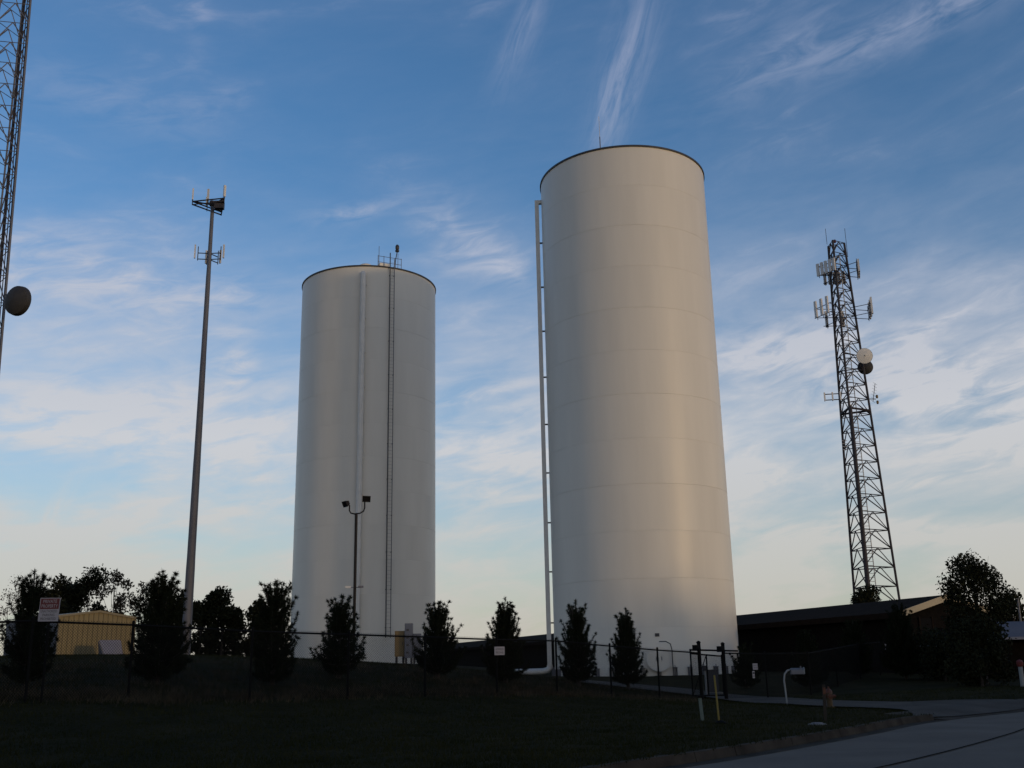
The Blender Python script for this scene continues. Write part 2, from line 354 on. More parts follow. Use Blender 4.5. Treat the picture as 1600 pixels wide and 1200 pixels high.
def ribbon(name, m, offs, dz, i0=0, i1=None, parent=None):
    """sheets that follow the kerb line: offs across it, dz = height above the terrain function"""
    idx = list(range(i0, (i1 or len(KL) - 1) + 1)); b = MB(); rows = []
    for i in idx: rows.append([KL[i] + KN[i] * o for o in offs])
    A = np.array(rows); Z = gz(A[..., 0], A[..., 1]) + np.array(dz)[None]
    n = len(offs); vs = [(A[i, j, 0], A[i, j, 1], Z[i, j]) for i in range(len(idx)) for j in range(n)]
    b.add(vs, [(i * n + j, i * n + j + 1, (i + 1) * n + j + 1, (i + 1) * n + j) for i in range(len(idx) - 1) for j in range(n - 1)])
    return b.build(name, m, parent, 'structure' if parent is None else None)
road = ribbon('road', 'road', [.44, 1.2, 2.5, 4.2, 6, 8, RW], [-.15, -.14, -.125, -.11, -.115, -.13, -.15])
tag(road, 'grey concrete street curving away past the lawn', 'road')
def kidx(px, py):
    p = at(px, py, 30) - Vector((0, 0, EYE)); best = None
    # index of the kerb point that projects nearest to the pixel column
    P = [(KL[i][0], KL[i][1], G(*KL[i])) for i in range(len(KL))]
    for i, q in enumerate(P):
        if q[1] < 8: continue
        d = Vector(q) - Vector((0, 0, EYE)); x = d.dot(rt) / d.dot(fw) * F + 800
        if best is None or abs(x - px) < best[0]: best = (abs(x - px), i)
    return best[1]
# tarred joint between the two lanes
def wavy_joint():
    b = MB(); vs = []; rng = np.random.default_rng(8); w = np.cumsum(rng.normal(0, .008, len(KL)))
    for i in range(60, len(KL)):
        for s in (-.03, .03):
            p = KL[i] + KN[i] * (3.2 + s + w[i] * .3); vs.append((p[0], p[1], G(p[0], p[1]) - .108))
    b.add(vs, [(2 * k, 2 * k + 1, 2 * k + 3, 2 * k + 2) for k in range(len(vs) // 2 - 1)])
    b.build('tar_joint', 'tar', road)
wavy_joint()
# kerb: cast sections with joints between them, let down at the mouth of the driveway
kerb = thing('kerb', 'stained concrete kerb and gutter along the lawn edge', 'kerb', (0, 0, 0)); kerb['kind'] = 'structure'
MOUTH = (kidx(1436, 1118), kidx(1640, 1094))
def kerb_section(i0, i1, low):
    h = -.115 if low else .0
    prof = [(-.17, -.30), (-.17, h), (-.02, h), (.02, -.16 if not low else h - .01), (.43, -.146), (.43, -.30)]
    b = MB(); vs = []; n = len(prof); ids = list(range(i0, i1 + 1)); t0 = KL[i0 + 1] - KL[i0]; L = np.hypot(*t0)
    for k, i in enumerate(ids):
        c = KL[i].copy()
        if k == 0: c = c + (KL[i + 1] - KL[i]) / L * .012
        if k == len(ids) - 1: c = c - (KL[i] - KL[i - 1]) / L * .012
        for (o, z) in prof:
            p = c + KN[i] * o; vs.append((p[0], p[1], G(p[0], p[1]) + z))
    b.add(vs, [(k * n + j, k * n + j + 1, (k + 1) * n + j + 1, (k + 1) * n + j) for k in range(len(ids) - 1) for j in range(n - 1)] + [tuple(range(n)), tuple((len(ids) - 1) * n + j for j in range(n - 1, -1, -1))])
    b.build('kerb_section', 'kerb', kerb, sharp=25)
i = kidx(1000, 1195) - 32
while i + 5 < len(KL) - 190:
    kerb_section(i, i + 5, MOUTH[0] <= i + 2 <= MOUTH[1]); i += 5
# driveway from the gate to its mouth on the street
LOW = [(900,1066),(960,1073),(1031,1081),(1085,1087),(1146,1096),(1230,1101),(1300,1105),(1360,1107),(1410,1110)]
UPP = [(900,1062),(960,1067),(1031,1073),(1085,1078),(1146,1086),(1230,1091),(1300,1095),(1360,1097),(1420,1098)]
def driveway():
    lo = [ghit(*p) for p in LOW]; hi = [ghit(*p) for p in UPP]
    m0, m1 = KL[MOUTH[0]] - KN[MOUTH[0]] * .172, KL[MOUTH[1]] - KN[MOUTH[1]] * .172
    lo2 = smooth_line([(p.x, p.y) for p in lo] + [tuple(m0)], .6); hi2 = smooth_line([(p.x, p.y) for p in hi], .6)
    hi3 = np.vstack([hi2, smooth_line([tuple(hi2[-1]), tuple(hi2[-1] * .5 + m1 * .5 + np.array([-.6, .8])), tuple(m1)], .6)[1:]])
    def res(p, n):
        d = np.concatenate([[0], np.cumsum(np.hypot(*np.diff(p, axis=0).T))]); t = np.linspace(0, d[-1], n)
        return np.stack([np.interp(t, d, p[:, 0]), np.interp(t, d, p[:, 1])], 1)
    n = 60; a = res(lo2, n); c = res(hi3, n); K = 8; b = MB(); vs = []
    for i in range(n):
        for k in range(K + 1):
            p = a[i] * (1 - k / K) + c[i] * (k / K); sdv = -kerb_sd([p[0]], [p[1]])[0]; z = .03 - .14 * max(0, 1 - max(0, sdv - .17) / .9)
            vs.append((p[0], p[1], G(p[0], p[1]) + z))
    b.add(vs, [(i * (K + 1) + k, i * (K + 1) + k + 1, (i + 1) * (K + 1) + k + 1, (i + 1) * (K + 1) + k) for i in range(n - 1) for k in range(K)])
    # closing strip along the kerb of the mouth
    o = b.build('driveway', 'driveway', None, 'structure'); tag(o, 'narrow grey driveway leading from the street to the sliding gate', 'driveway')
    b2 = MB(); vs = []; ids = list(range(MOUTH[0], MOUTH[1] + 1))
    for i in ids:
        for o_ in (-1.05, -.172):
            p = KL[i] + KN[i] * o_; t = (i - MOUTH[0]) / (len(ids) - 1)
            vs.append((p[0], p[1], G(p[0], p[1]) + (-.114 if o_ > -1 else .024)))
    b2.add(vs, [(2 * k, 2 * k + 1, 2 * k + 3, 2 * k + 2) for k in range(len(ids) - 1)])
    b2.build('driveway_apron', 'driveway', o)
    return a, c
DA, DC = driveway()
_poly = np.vstack([DA, DC[::-1]])
def in_drive(P):
    """points inside the driveway's outline"""
    x, y = P[:, 0], P[:, 1]; out = np.zeros(len(P), bool); n = len(_poly)
    for i in range(n):
        (x0, y0), (x1, y1) = _poly[i], _poly[(i + 1) % n]
        if y0 == y1: continue
        c = ((y0 > y) != (y1 > y)) & (x < (x1 - x0) * (y - y0) / (y1 - y0) + x0); out ^= c
    return out
terrain()
# turf strip that meets the back of the kerb
def verge(i0, i1):
    o = ribbon('turf_edge', 'grass_soil', [-1.75, -1.2, -.7, -.168], [-.02, .006, .012, -.004], i0, i1, bpy.data.objects['ground'])
verge(kidx(1000, 1195) - 60, MOUTH[0]); verge(MOUTH[1], len(KL) - 30)

# ------------------------------------------------------------------ grass
def blades(name, m, P, hgt, wid, rng, label, lean=.35):
    n = len(P); z = gz(P[:, 0], P[:, 1]); a = rng.uniform(0, 2 * np.pi, n); h = rng.uniform(.6, 1.3, n) * hgt; w = wid * rng.uniform(.7, 1.3, n)
    d = np.stack([np.cos(a), np.sin(a)], 1); l = rng.normal(0, lean, (n, 2)) * h[:, None]
    v = np.empty((n, 3, 3)); v[:, 0, :2] = P - d * w[:, None]; v[:, 1, :2] = P + d * w[:, None]; v[:, 2, :2] = P + l
    v[:, 0, 2] = v[:, 1, 2] = z - .02; v[:, 2, 2] = z + h
    me = bpy.data.meshes.new(name); me.from_pydata(v.reshape(-1, 3).tolist(), [], np.arange(3 * n).reshape(-1, 3).tolist())
    return tag(link(name, me, None, 'stuff', m), label, 'grass')
def lawn():
    rng = np.random.default_rng(11)
    Y = 13 + 34 * rng.random(210000) ** 1.3; X = (rng.random(len(Y)) * 1.12 - .56) * Y; P = np.stack([X, Y], 1)
    s = kerb_sd(X, Y); k = (s < -.2); P = P[k]; P = P[~in_drive(P)]
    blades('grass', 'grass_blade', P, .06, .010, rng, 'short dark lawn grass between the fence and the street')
    pts = []
    for _ in range(620):                       # rough, uncut tufts on the bank under the fence and the pines
        px = rng.uniform(-20, 1060); Yf = np.interp(px, [0, 390, 777, 1031], [24, 28.2, 35.4, 40.6]) + rng.choice([rng.normal(.2, .5), rng.uniform(.5, 9)])
        x = (px - 800) / F * Yf * 1.03; n = rng.integers(12, 40); pts.append(np.array([x, Yf]) + rng.normal(0, .22, (n, 2)))
    P = np.vstack(pts); P = P[~in_drive(P)]
    blades('rough_grass', 'dry_grass', P, .17, .008, rng, 'taller dry rough grass on the bank along the fence', .5)
lawn()

# ------------------------------------------------------------------ water tanks
TR = 6.1
def tank(name, label, az, d, rimz, basez, ncourse):
    c = Vector((d * math.sin(az), d * math.cos(az), basez)); t = thing(name, label, 'water tank', c)
    H = rimz - basez; hc = H / ncourse; first = None
    for k in range(ncourse):
        z0 = c.z + k * hc; r = TR - .003 * (k % 2)
        key = (name, round(hc, 4), k % 2)
        if key not in UNIT:
            b = MB(); b.lathe((0, 0, 0), [(r - .009, 0), (r - .006, .003), (r, .011), (r, hc * .33), (r, hc * .66), (r, hc - .011), (r - .006, hc - .003), (r - .009, hc)], 160)
            UNIT[key] = b.mesh('shell_course', sharp=20); UNIT[key].materials.append(MATS['tank_paint'])
        o = link('shell_course', UNIT[key], t); o.location = (0, 0, k * hc); o.rotation_euler.z = k * .37
    b = MB(); b.lathe((c.x, c.y, rimz - .06), [(TR - .02, 0), (TR + .07, 0), (TR + .07, .12), (TR - .02, .12)], 160); b.build('top_rim', 'dark_trim', t)
    b = MB(); b.lathe((c.x, c.y, rimz + .05), [(TR - .03, 0), (TR * .8, .25), (TR * .5, .55), (TR * .2, .72), (.02, .76)], 96); b.build('roof', 'tank_paint', t)
    b = MB(); b.lathe((c.x, c.y, basez - .5), [(TR + .5, 0), (TR + .5, .55), (TR + .02, .58)], 96); b.build('footing', 'concrete', t)
    return t, c
def surf(c, ang, z, r=TR):
    """point on the shell: ang in degrees to the viewer's right of the line towards the camera"""
    v = Vector((-c.x, -c.y, 0)).normalized(); a = R(ang); w = Vector((v.x * math.cos(a) - v.y * math.sin(a), v.x * math.sin(a) + v.y * math.cos(a), 0))
    return Vector((c.x, c.y, 0)) + w * r + Vector((0, 0, z)), w, Vector((-w.y, w.x, 0))
def zpix(c, py, ang=0, r=TR):
    """height at which a pixel row crosses the shell in the direction ang"""
    p = surf(c, ang, 0, r)[0]
    lo, hi = -5., 60.
    for _ in range(40):
        m = (lo + hi) / 2; d = p + Vector((0, 0, m - EYE)); y = 600 - d.dot(up) / d.dot(fw) * F
        if y > py: lo = m
        else: hi = m
    return lo
def angpix(c, px, py):
    z = zpix(c, py); best = min(range(-89, 90), key=lambda a: abs((lambda d: 800 + d.dot(rt) / d.dot(fw) * F)(surf(c, a, z)[0] - Vector((0, 0, EYE))) - px)); return best

RIM1, RIM2 = EYE + 34.13, EYE + 35.03
B1, B2 = 1.95, G(*(lambda c: (c[0], c[1]))((72.3233 * math.sin(.11883632), 72.3233 * math.cos(.11883632)))) - .1
t1, c1 = tank('water_tank', 'white cylindrical water tank with a wall ladder and an overflow pipe down its face', -.14281112, 91.730317, RIM1, B1, 12)
t2, c2 = tank('water_tank', 'taller white water tank with a bracketed standpipe down its side, beside the gate', .11883632, 72.323277, RIM2, B2, 12)

# tank with the ladder: overflow pipe, ladder, roof gear
a = angpix(c1, 563, 700); zt = zpix(c1, 427, a); p, w, s = surf(c1, a, 0)
b = MB(); q = p + w * .30
b.tube([p - w * .2 + Vector((0, 0, zt - .05)), p + w * .12 + Vector((0, 0, zt - .05)), q + Vector((0, 0, zt - .25)), q + Vector((0, 0, zt - .6)), q + Vector((0, 0, 20)), q + Vector((0, 0, B1 - .2))], .235, 20)
pipe = b.build('overflow_pipe', 'pipe_paint', t1)
for k in range(11):
    z = B1 + 1.5 + k * 3.05; b = MB(); b.box(p + w * .05 + Vector((0, 0, z)), (.56, .34, .08), (s, w, Vector((0, 0, 1)))); b.build('pipe_bracket', 'pipe_paint', pipe)
a = angpix(c1, 608.5, 700); p, w, s = surf(c1, a, 0); z1 = RIM1 + 1.3
lad = strut('ladder_rail', p + w * .2 - s * .2 + Vector((0, 0, B1 + 2.2)), p + w * .2 - s * .2 + Vector((0, 0, z1)), .045, 'dark_trim', t1)
strut('ladder_rail', p + w * .2 + s * .2 + Vector((0, 0, B1 + 2.2)), p + w * .2 + s * .2 + Vector((0, 0, z1 - .5)), .03, 'galv', t1)
b = MB()
for k in range(int((z1 - B1 - 2.6) / .3)): z = B1 + 2.4 + k * .3; b.tube([p + w * .2 - s * .2 + Vector((0, 0, z)), p + w * .2 + s * .2 + Vector((0, 0, z))], .007, 4)
b.build('rungs', 'galv', t1, 'stuff')
for k in range(11):
    z = B1 + 3 + k * 3.0
    for sg in (-1, 1): strut('standoff', p + s * .2 * sg + Vector((0, 0, z)), p + s * .2 * sg + w * .24 + Vector((0, 0, z)), .03, 'dark_trim', t1)
# safety cage hoops / handrail at the top of the ladder
top = Vector((0, 0, RIM1))
for dx in (-.9, -.45, .45, .9): strut('roof_rail', p - w * .5 + s * dx * 1.2 + top, p - w * .5 + s * dx * 1.2 + top + Vector((0, 0, 1.2)), .025, 'galv', t1)
for hz in (.6, 1.15): strut('roof_rail', p - w * .5 - s * 1.1 + top + Vector((0, 0, hz)), p - w * .5 + s * 1.1 + top + Vector((0, 0, hz)), .022, 'galv', t1)
ol = strut('light_mast', p - w * .3 + s * .3 + top, p - w * .3 + s * .62 + top + Vector((0, 0, 1.75)), .04, 'dark_trim', t1)
m0 = p - w * .3 + s * .62 + top
b = MB(); b.lathe(m0 + Vector((0, 0, 1.7)), [(.02, 0), (.16, .02), (.2, .12), (.12, .2)], 14); b.build('beacon_base', 'dark_trim', t1)
b = MB(); b.lathe(m0 + Vector((0, 0, 1.9)), [(.12, 0), (.17, .1), (.17, .35), (.1, .48), (.01, .5)], 14); b.build('beacon_lens', 'dark_trim', t1)
b = MB(); cc = surf(c1, a - 22, RIM1 + .1, TR - 1.1)[0]; b.lathe(cc, [(.6, 0), (.6, .3), (.4, .42), (.02, .48)], 20); b.build('roof_vent', 'tank_paint', t1)
b = MB(); cc = surf(c1, a - 5, RIM1 + .1, TR - .9)[0]; b.box(cc + Vector((0, 0, .22)), (.9, .8, .45), (s, w, Vector((0, 0, 1)))); b.build('roof_hatch', 'tank_paint', t1)
cc = surf(c1, a - 10, RIM1, TR - .5)[0]; strut('whip_antenna', cc, cc + Vector((0, 0, 2.1)), .022, 'galv', t1)
cc = surf(c1, a + 7, RIM1, TR - .3)[0]; strut('whip_antenna', cc, cc + Vector((0, 0, 1.6)), .02, 'galv', t1)

# taller tank: standpipe on brackets, manway with davit, plate, anchor brackets, whip antenna
v = Vector((-c2.x, -c2.y, 0)).normalized(); lf = Vector((v.y, -v.x, 0))     # viewer's left
if lf.x > 0: lf = -lf
half = math.asin(TR / math.hypot(c2.x, c2.y)); sil = (lf * math.cos(half) + v * math.sin(half)).normalized(); tang = Vector((-sil.y, sil.x, 0))
sx_ = Vector((c2.x, c2.y, 0)) + sil * (TR + .34); wall = Vector((c2.x, c2.y, 0)) + sil * TR
ztp = zpix(c2, 312, -83)
out = (sil * .8 - tang * .2).normalized(); zb = B2 + .75
b = MB(); b.box(sx_ + Vector((0, 0, (ztp + zb) / 2)), (.30, .30, ztp - zb), (sil, tang, Vector((0, 0, 1))))
sp_ = b.build('standpipe', 'pipe_paint', t2)
b = MB(); b.box((sx_ + wall) / 2 + Vector((0, 0, ztp - .12)), (.40, .29, .26), (sil, tang, Vector((0, 0, 1)))); b.build('standpipe_head', 'pipe_paint', sp_)
for py in (378, 447, 516, 588, 662, 738, 816, 893, 973):
    z = zpix(c2, py, -83); b = MB(); b.box((sx_ * .45 + wall * .55) + Vector((0, 0, z)), (.4, .12, .09), (sil, tang, Vector((0, 0, 1)))); b.build('standpipe_bracket', 'dark_trim', sp_)
b = MB(); e0 = sx_ + Vector((0, 0, zb))
b.tube([e0 + Vector((0, 0, .12)), e0 - Vector((0, 0, .05)), e0 + sil * .12 - Vector((0, 0, .2)), e0 + sil * .45 - Vector((0, 0, .28)), e0 + sil * 2.4 - Vector((0, 0, .3))], .20, 14); b.build('outlet_elbow', 'pipe_paint', sp_)
am = angpix(c2, 1029, 1028); zm = zpix(c2, 1029, am); p, w, s = surf(c2, am, zm)
b = MB(); b.lathe(p - w * .05, [(.62, 0), (.62, .28), (.76, .28), (.76, .36), (.02, .38)], 32, w); mw = b.build('manway', 'tank_paint', t2)
b = MB(); b.lathe(p + w * .30, [(.765, 0), (.765, .03), (.70, .035)], 32, w); b.build('manway_flange', 'pipe_paint', mw)
b = MB(); b.tube([p + w * .4 + s * .80 - Vector((0, 0, .5)), p + w * .4 + s * .80 + Vector((0, 0, .5)), p + w * .4 + s * .72 + Vector((0, 0, .85)), p + w * .42 + s * .45 + Vector((0, 0, 1.0)), p + w * .42 + s * .05 + Vector((0, 0, 1.0))], .032, 8); b.build('davit_arm', 'dark_trim', mw)
for dx in (-.16, .16): strut('manway_handle', p + w * .36 + s * dx - Vector((0, 0, .12)), p + w * .36 + s * dx + Vector((0, 0, .12)), .025, 'galv', mw)
ap = angpix(c2, 1027.5, 992); pz = zpix(c2, 992, ap); p, w, s = surf(c2, ap, pz)
b = MB(); b.box(p + w * .02, (.27, .03, .2), (s, w, Vector((0, 0, 1)))); b.build('name_plate', 'dark_trim', t2)
for k in range(20):
    an = -86 + k * 9.1 + 2; p, w, s = surf(c2, an, B2 + .3)
    b = MB()
    for sg in (-1, 1): b.box(p + w * .1 + s * .1 * sg, (.025, .2, .5), (s, w, Vector((0, 0, 1))))
    b.box(p + w * .11 + Vector((0, 0, .27)), (.3, .24, .04), (s, w, Vector((0, 0, 1)))); b.tube([p + w * .12 - Vector((0, 0, .3)), p + w * .12 + Vector((0, 0, .42))], .025, 6)
    b.build('anchor_bracket', 'galv', t2)
aa = angpix(c2, 941, 300); cc = surf(c2, aa, RIM2, TR - .1)[0]
strut('whip_antenna', cc, cc + Vector((0, 0, 1.0)), .035, 'galv', t2); strut('whip_antenna', cc + Vector((0, 0, 1.0)), cc + Vector((0, 0, 2.6)), .018, 'antenna', t2)

# ------------------------------------------------------------------ masts and towers
ZUP = Vector((0, 0, 1))
def zrow(x, y, py):
    """height above (x, y) that shows at pixel row py"""
    lo, hi = -10., 120.
    for _ in range(44):
        m = (lo + hi) / 2; d = Vector((x, y, m - EYE)); q = 600 - d.dot(up) / d.dot(fw) * F
        if q > py: lo = m
        else: hi = m
    return lo
def panel_antenna(parent, p, h, w=.28, d=.14, face=Vector((0, -1, 0)), m='antenna', name='panel_antenna'):
    sdv = Vector((-face.y, face.x, 0)); b = MB(); b.box(p, (w, d, h), (sdv, face, ZUP)); return b.build(name, m, parent)
# monopole
mp = at(289, 1029, 98); mp.z = G(mp.x, mp.y); zt = zrow(mp.x, mp.y, 318)
mono = thing('monopole_mast', 'slender grey tapered monopole mast with antenna arms at its tip', 'mast', mp)
b = MB(); hs = [0, .18, .2, .4, .42, .62, .64, .82, .84, 1]; b.tube([mp + ZUP * ((zt - mp.z) * h) for h in hs], [.44 - .275 * h + (.012 if i % 2 else 0) for i, h in enumerate(hs)], 18); b.build('shaft', 'monopole', mono, sharp=12)
b = MB(); b.lathe(mp, [(.8, 0), (.8, .12), (.5, .13)], 18); b.build('base_plate', 'concrete', mono)
tp = Vector((mp.x, mp.y, zt))
ang3 = [R(a) for a in (200, 320, 80)]
plat = thing_parts = None
corners = [tp + Vector((math.cos(a), math.sin(a), 0)) * 2.0 + ZUP * -.05 for a in ang3]
for i in range(3):
    strut('platform_rail', corners[i], corners[(i + 1) % 3], .07, 'tower_steel', mono)
    strut('platform_rail', corners[i] - ZUP * .35, corners[(i + 1) % 3] - ZUP * .35, .05, 'tower_steel', mono)
    strut('platform_arm', tp - ZUP * .15, corners[i], .08, 'tower_steel', mono); strut('platform_arm', tp - ZUP * .9, corners[i] - ZUP * .3, .06, 'tower_steel', mono)
    pm = panel_antenna(mono, corners[i] + ZUP * .8, 1.25, .24, .14, (corners[i] - tp).normalized())
    strut('antenna_mount', corners[i] - ZUP * .4, corners[i] + ZUP * 1.3, .05, 'tower_steel', mono)
    mid_ = (corners[i] + corners[(i + 1) % 3]) / 2; n_ = (mid_ - tp); n_.z = 0; n_.normalize()
    strut('antenna_mount', mid_ - ZUP * .5, mid_ + ZUP * .9, .04, 'tower_steel', mono); panel_antenna(mono, mid_ + ZUP * .6 + n_ * .1, 1.1, .2, .1, n_)
b = MB(); b.lathe(tp - ZUP * .3, [(.30, 0), (.34, .1), (.34, .5), (.1, .6)], 14); b.build('mast_cap', 'tower_steel', mono)
b = MB(); q = corners[1] * .6 + tp * .4; b.box(q - ZUP * .55, (.9, .6, .8)); b.build('radio_unit', 'tower_steel', mono)
z2 = zrow(mp.x, mp.y, 399); rp = Vector((mp.x, mp.y, z2))
for i, a in enumerate((R(190), R(-5), R(120), R(60))):
    d = Vector((math.cos(a), math.sin(a), 0)); r_ = 1.15
    for dz in (-.45, .2): strut('side_arm', rp + ZUP * dz, rp + d * r_ + ZUP * dz, .05, 'tower_steel', mono)
    strut('antenna_mount', rp + d * r_ - ZUP * .6, rp + d * r_ + ZUP * .9, .045, 'tower_steel', mono)
    panel_antenna(mono, rp + d * (r_ + .3) + ZUP * .35, 1.45, .2, .12, d)

def lattice(name, label, base, W0, W1, H, rot, npan, m, legr, br, leglist=None):
    """three-legged tapered lattice; returns the thing and a function for a leg's point at a height"""
    t = thing(name, label, 'lattice tower', base)
    def leg(k, h):
        w = W0 + (W1 - W0) * h / H; a = rot + k * 2 * math.pi / 3
        return base + Vector((math.cos(a), math.sin(a), 0)) * (w / math.sqrt(3)) + ZUP * h
    for k in range(3):
        lr = leglist[k] if leglist else legr
        strut('leg', leg(k, 0), leg(k, H), lr, m, t, 8)
    hs = [0]; q = .985; st = H * (1 - q) / (1 - q ** npan)
    for i in range(npan): hs.append(hs[-1] + st); st *= q
    for i in range(npan):
        for k in range(3):
            a0, a1, b0, b1 = leg(k, hs[i]), leg(k, hs[i + 1]), leg((k + 1) % 3, hs[i]), leg((k + 1) % 3, hs[i + 1])
            mid_ = (a1 + b1) / 2
            strut('horizontal_brace', a1, b1, br * .8, m, t, 4)
            strut('diagonal_brace', a0, mid_, br, m, t, 4); strut('diagonal_brace', b0, mid_, br, m, t, 4)
    return t, leg, hs
# tower beyond the long building
TY = 120.0
tb = at(1366, 940, TY); tb.z = G(tb.x, tb.y) - .1; TH = zrow(tb.x, tb.y, 380) - tb.z
tw, leg, hs = lattice('lattice_tower', 'tapered steel lattice tower with dishes and antennas behind the long building', tb, 5.45, 1.95, TH, R(239.3), 27, 'tower_steel', .14, .066)
print('TOWER height', TH)
def hrow(py): return zrow(tb.x, tb.y, py) - tb.z
# bundle of cables on the near leg, up to the section joint, and the waveguide ladder inside
hj = hrow(640); b = MB(); b.tube([leg(0, 0) + Vector((.05, -.2, 0)), leg(0, hj) + Vector((.05, -.2, 0))], [.3, .22], 8); b.build('cable_bundle', 'tower_steel', tw)
def inner(h, f): return (leg(0, h) * .30 + leg(2, h) * .35 + leg(1, h) * .35) + Vector((f, 0, 0))
for f in (-.35, .35): strut('ladder_rail', inner(0, f), inner(hrow(400), f), .06, 'antenna', tw, 4)
b = MB(); h = .5
while h < hrow(400): b.tube([inner(h, -.35), inner(h, .35)], .03, 4); h += .45
b.build('rungs', 'antenna', tw, 'stuff')
def ring(py, sc=1.0): h = hrow(py); return [leg(k, h) for k in range(3)]
# section joint band
r3 = ring(642)
for k in range(3): strut('joint_beam', r3[k], r3[(k + 1) % 3], .13, 'tower_steel', tw, 6)
LV = Vector((-1, .15, 0)).normalized(); RV = Vector((1, .1, 0)).normalized()
def sector(py, dirv, reach, n, wid, ht, up_=0.3, m='antenna'):
    h = hrow(py); c = sum((leg(k, h) for k in range(3)), Vector()) / 3; sdv = Vector((-dirv.y, dirv.x, 0)); w0 = (leg(0, h) - c).length
    e = c + dirv * (w0 + reach)
    for dz in (-.55, .55): strut('frame_rail', e - sdv * wid / 2 + ZUP * dz, e + sdv * wid / 2 + ZUP * dz, .045, 'tower_steel', tw, 6)
    for s_ in (-1, 1):
        for dz in (-.55, .55): strut('frame_arm', c + dirv * w0 * .6 + sdv * s_ * .3 + ZUP * dz, e + sdv * s_ * wid * .42 + ZUP * dz, .04, 'tower_steel', tw, 6)
    for i in range(n):
        q = e + sdv * wid * ((i + .5) / n - .5); strut('antenna_mount', q - ZUP * .9, q + ZUP * 1.0, .04, 'tower_steel', tw, 6)
        panel_antenna(tw, q + dirv * .18 + ZUP * up_, ht, .34, .2, dirv, m)
for dv in (Vector((-.8, -.6, 0)), Vector((.95, -.3, 0)), Vector((.1, 1, 0))): sector(425, dv.normalized(), .95, 5, 2.9, 1.6, .1)
for dv in (Vector((-.9, -.43, 0)), Vector((.97, -.2, 0)), Vector((.0, 1, 0))): sector(490, dv.normalized(), 1.6, 3, 3.0, 2.1, .4)
# side arms lower down
h = hrow(624); q = leg(1, h) if leg(1, h).x < leg(2, h).x else leg(2, h)
ql = min((leg(k, h) for k in range(3)), key=lambda p_: p_.x); qr = max((leg(k, h) for k in range(3)), key=lambda p_: p_.x)
for dz in (-.35, .35): strut('side_arm', ql + ZUP * dz, ql + LV * 2.7 + ZUP * dz, .06, 'tower_steel', tw)
for d_ in (.9, 1.8, 2.7): strut('antenna_mount', ql + LV * d_ - ZUP * .5, ql + LV * d_ + ZUP * .55, .05, 'tower_steel', tw); panel_antenna(tw, ql + LV * d_ + Vector((0, -.12, .05)), 1.0, .16, .1)
strut('side_arm', qr, qr + RV * .9, .05, 'tower_steel', tw)
y0 = qr + RV * .55 - ZUP * .3; y1 = qr + RV * 1.05 + ZUP * 1.9; strut('yagi_boom', y0, y1, .035, 'tower_steel', tw)
for k in range(7): q = y0.lerp(y1, k / 6); strut('yagi_element', q - Vector((.32, .25, -.1)), q + Vector((.32, .25, -.1)), .018, 'tower_steel', tw, 4)
for dz in (-.6, .1): b = MB(); b.lathe(qr + RV * 1.1 + ZUP * dz, [(.1, 0), (.14, .1), (.14, .35), (.05, .42)], 10); b.build('junction_box', 'cab_tan', tw)
# two dishes
def dish(parent, c, n, r, m, mname='dish', feed=True):
    n = Vector(n).normalized(); b = MB(); b.lathe(c, [(r, 0), (r * 1.01, -.05 * r), (r * .97, -.34 * r), (r * .72, -.50 * r), (r * .25, -.62 * r), (.01, -.64 * r)], 28, n); o = b.build(mname, m, parent)
    b = MB(); b.lathe(c, [(r * .985, -.02 * r), (r * .6, .05 * r), (.01, .09 * r)], 28, n); b.build('radome', m, o)
    if feed: b = MB(); b.lathe(c, [(.07, .06 * r), (.07, .13 * r), (.01, .14 * r)], 10, n); b.build('feed_cap', 'dark_trim', o)
    return o
h = hrow(556); d1 = at(1351, 556, TY - 2.4); dish(tw, d1, (-.15, -1, -.12), .93, 'dish_white'); strut('dish_mount', d1 + Vector((0, .5, 0)), leg(0, h), .07, 'tower_steel', tw)
d2 = at(1352, 574, TY + .6); dish(tw, d2, (.3, .9, 0), .9, 'dish_dark', feed=False); strut('dish_mount', d2, leg(2, hrow(575)), .07, 'tower_steel', tw)
q = ring(700); ql = min(q, key=lambda p_: p_.x); strut('side_arm', ql, ql + LV * .9, .04, 'tower_steel', tw); strut('antenna_mount', ql + LV * .9 - ZUP * .6, ql + LV * .9 + ZUP * .7, .05, 'tower_steel', tw)
for k in range(4): z = ql + LV * .9 + ZUP * (k * .35 - .5); strut('dipole', z - Vector((.3, 0, 0)), z + Vector((.3, 0, 0)), .03, 'antenna', tw, 4)
tp = tb + ZUP * TH
for a, hh in ((R(20), 2.6), (R(160), .9)):
    q = tp + Vector((math.cos(a), math.sin(a), 0)) * (1.7 if hh > 2 else .95) - ZUP * (1.6 if hh > 2 else 0); strut('whip_antenna', q, q + ZUP * (hh + 1.2), .03, 'tower_steel', tw)
    if hh > 2: strut('side_arm', tp - ZUP * 1.6, q, .035, 'tower_steel', tw)
b = MB(); b.lathe(tp + Vector((0, 0, .05)), [(.1, 0), (.16, .08), (.16, .3), (.08, .42), (.01, .43)], 10); b.build('beacon_lens', 'red_glass', tw)

# tower at the edge of the lot, mostly cut by the picture's edge
LY = 82.0
lr_ = at(-30, 1040, LY); lr_.z = G(lr_.x, lr_.y)
def solve_left():
    p0 = at(-41, 1045, LY); p1x = at(38, 0, LY); return p0, p1x
pb, pt_ = solve_left(); HL = pt_.z - lr_.z; lean = (pt_.x - pb.x) / HL
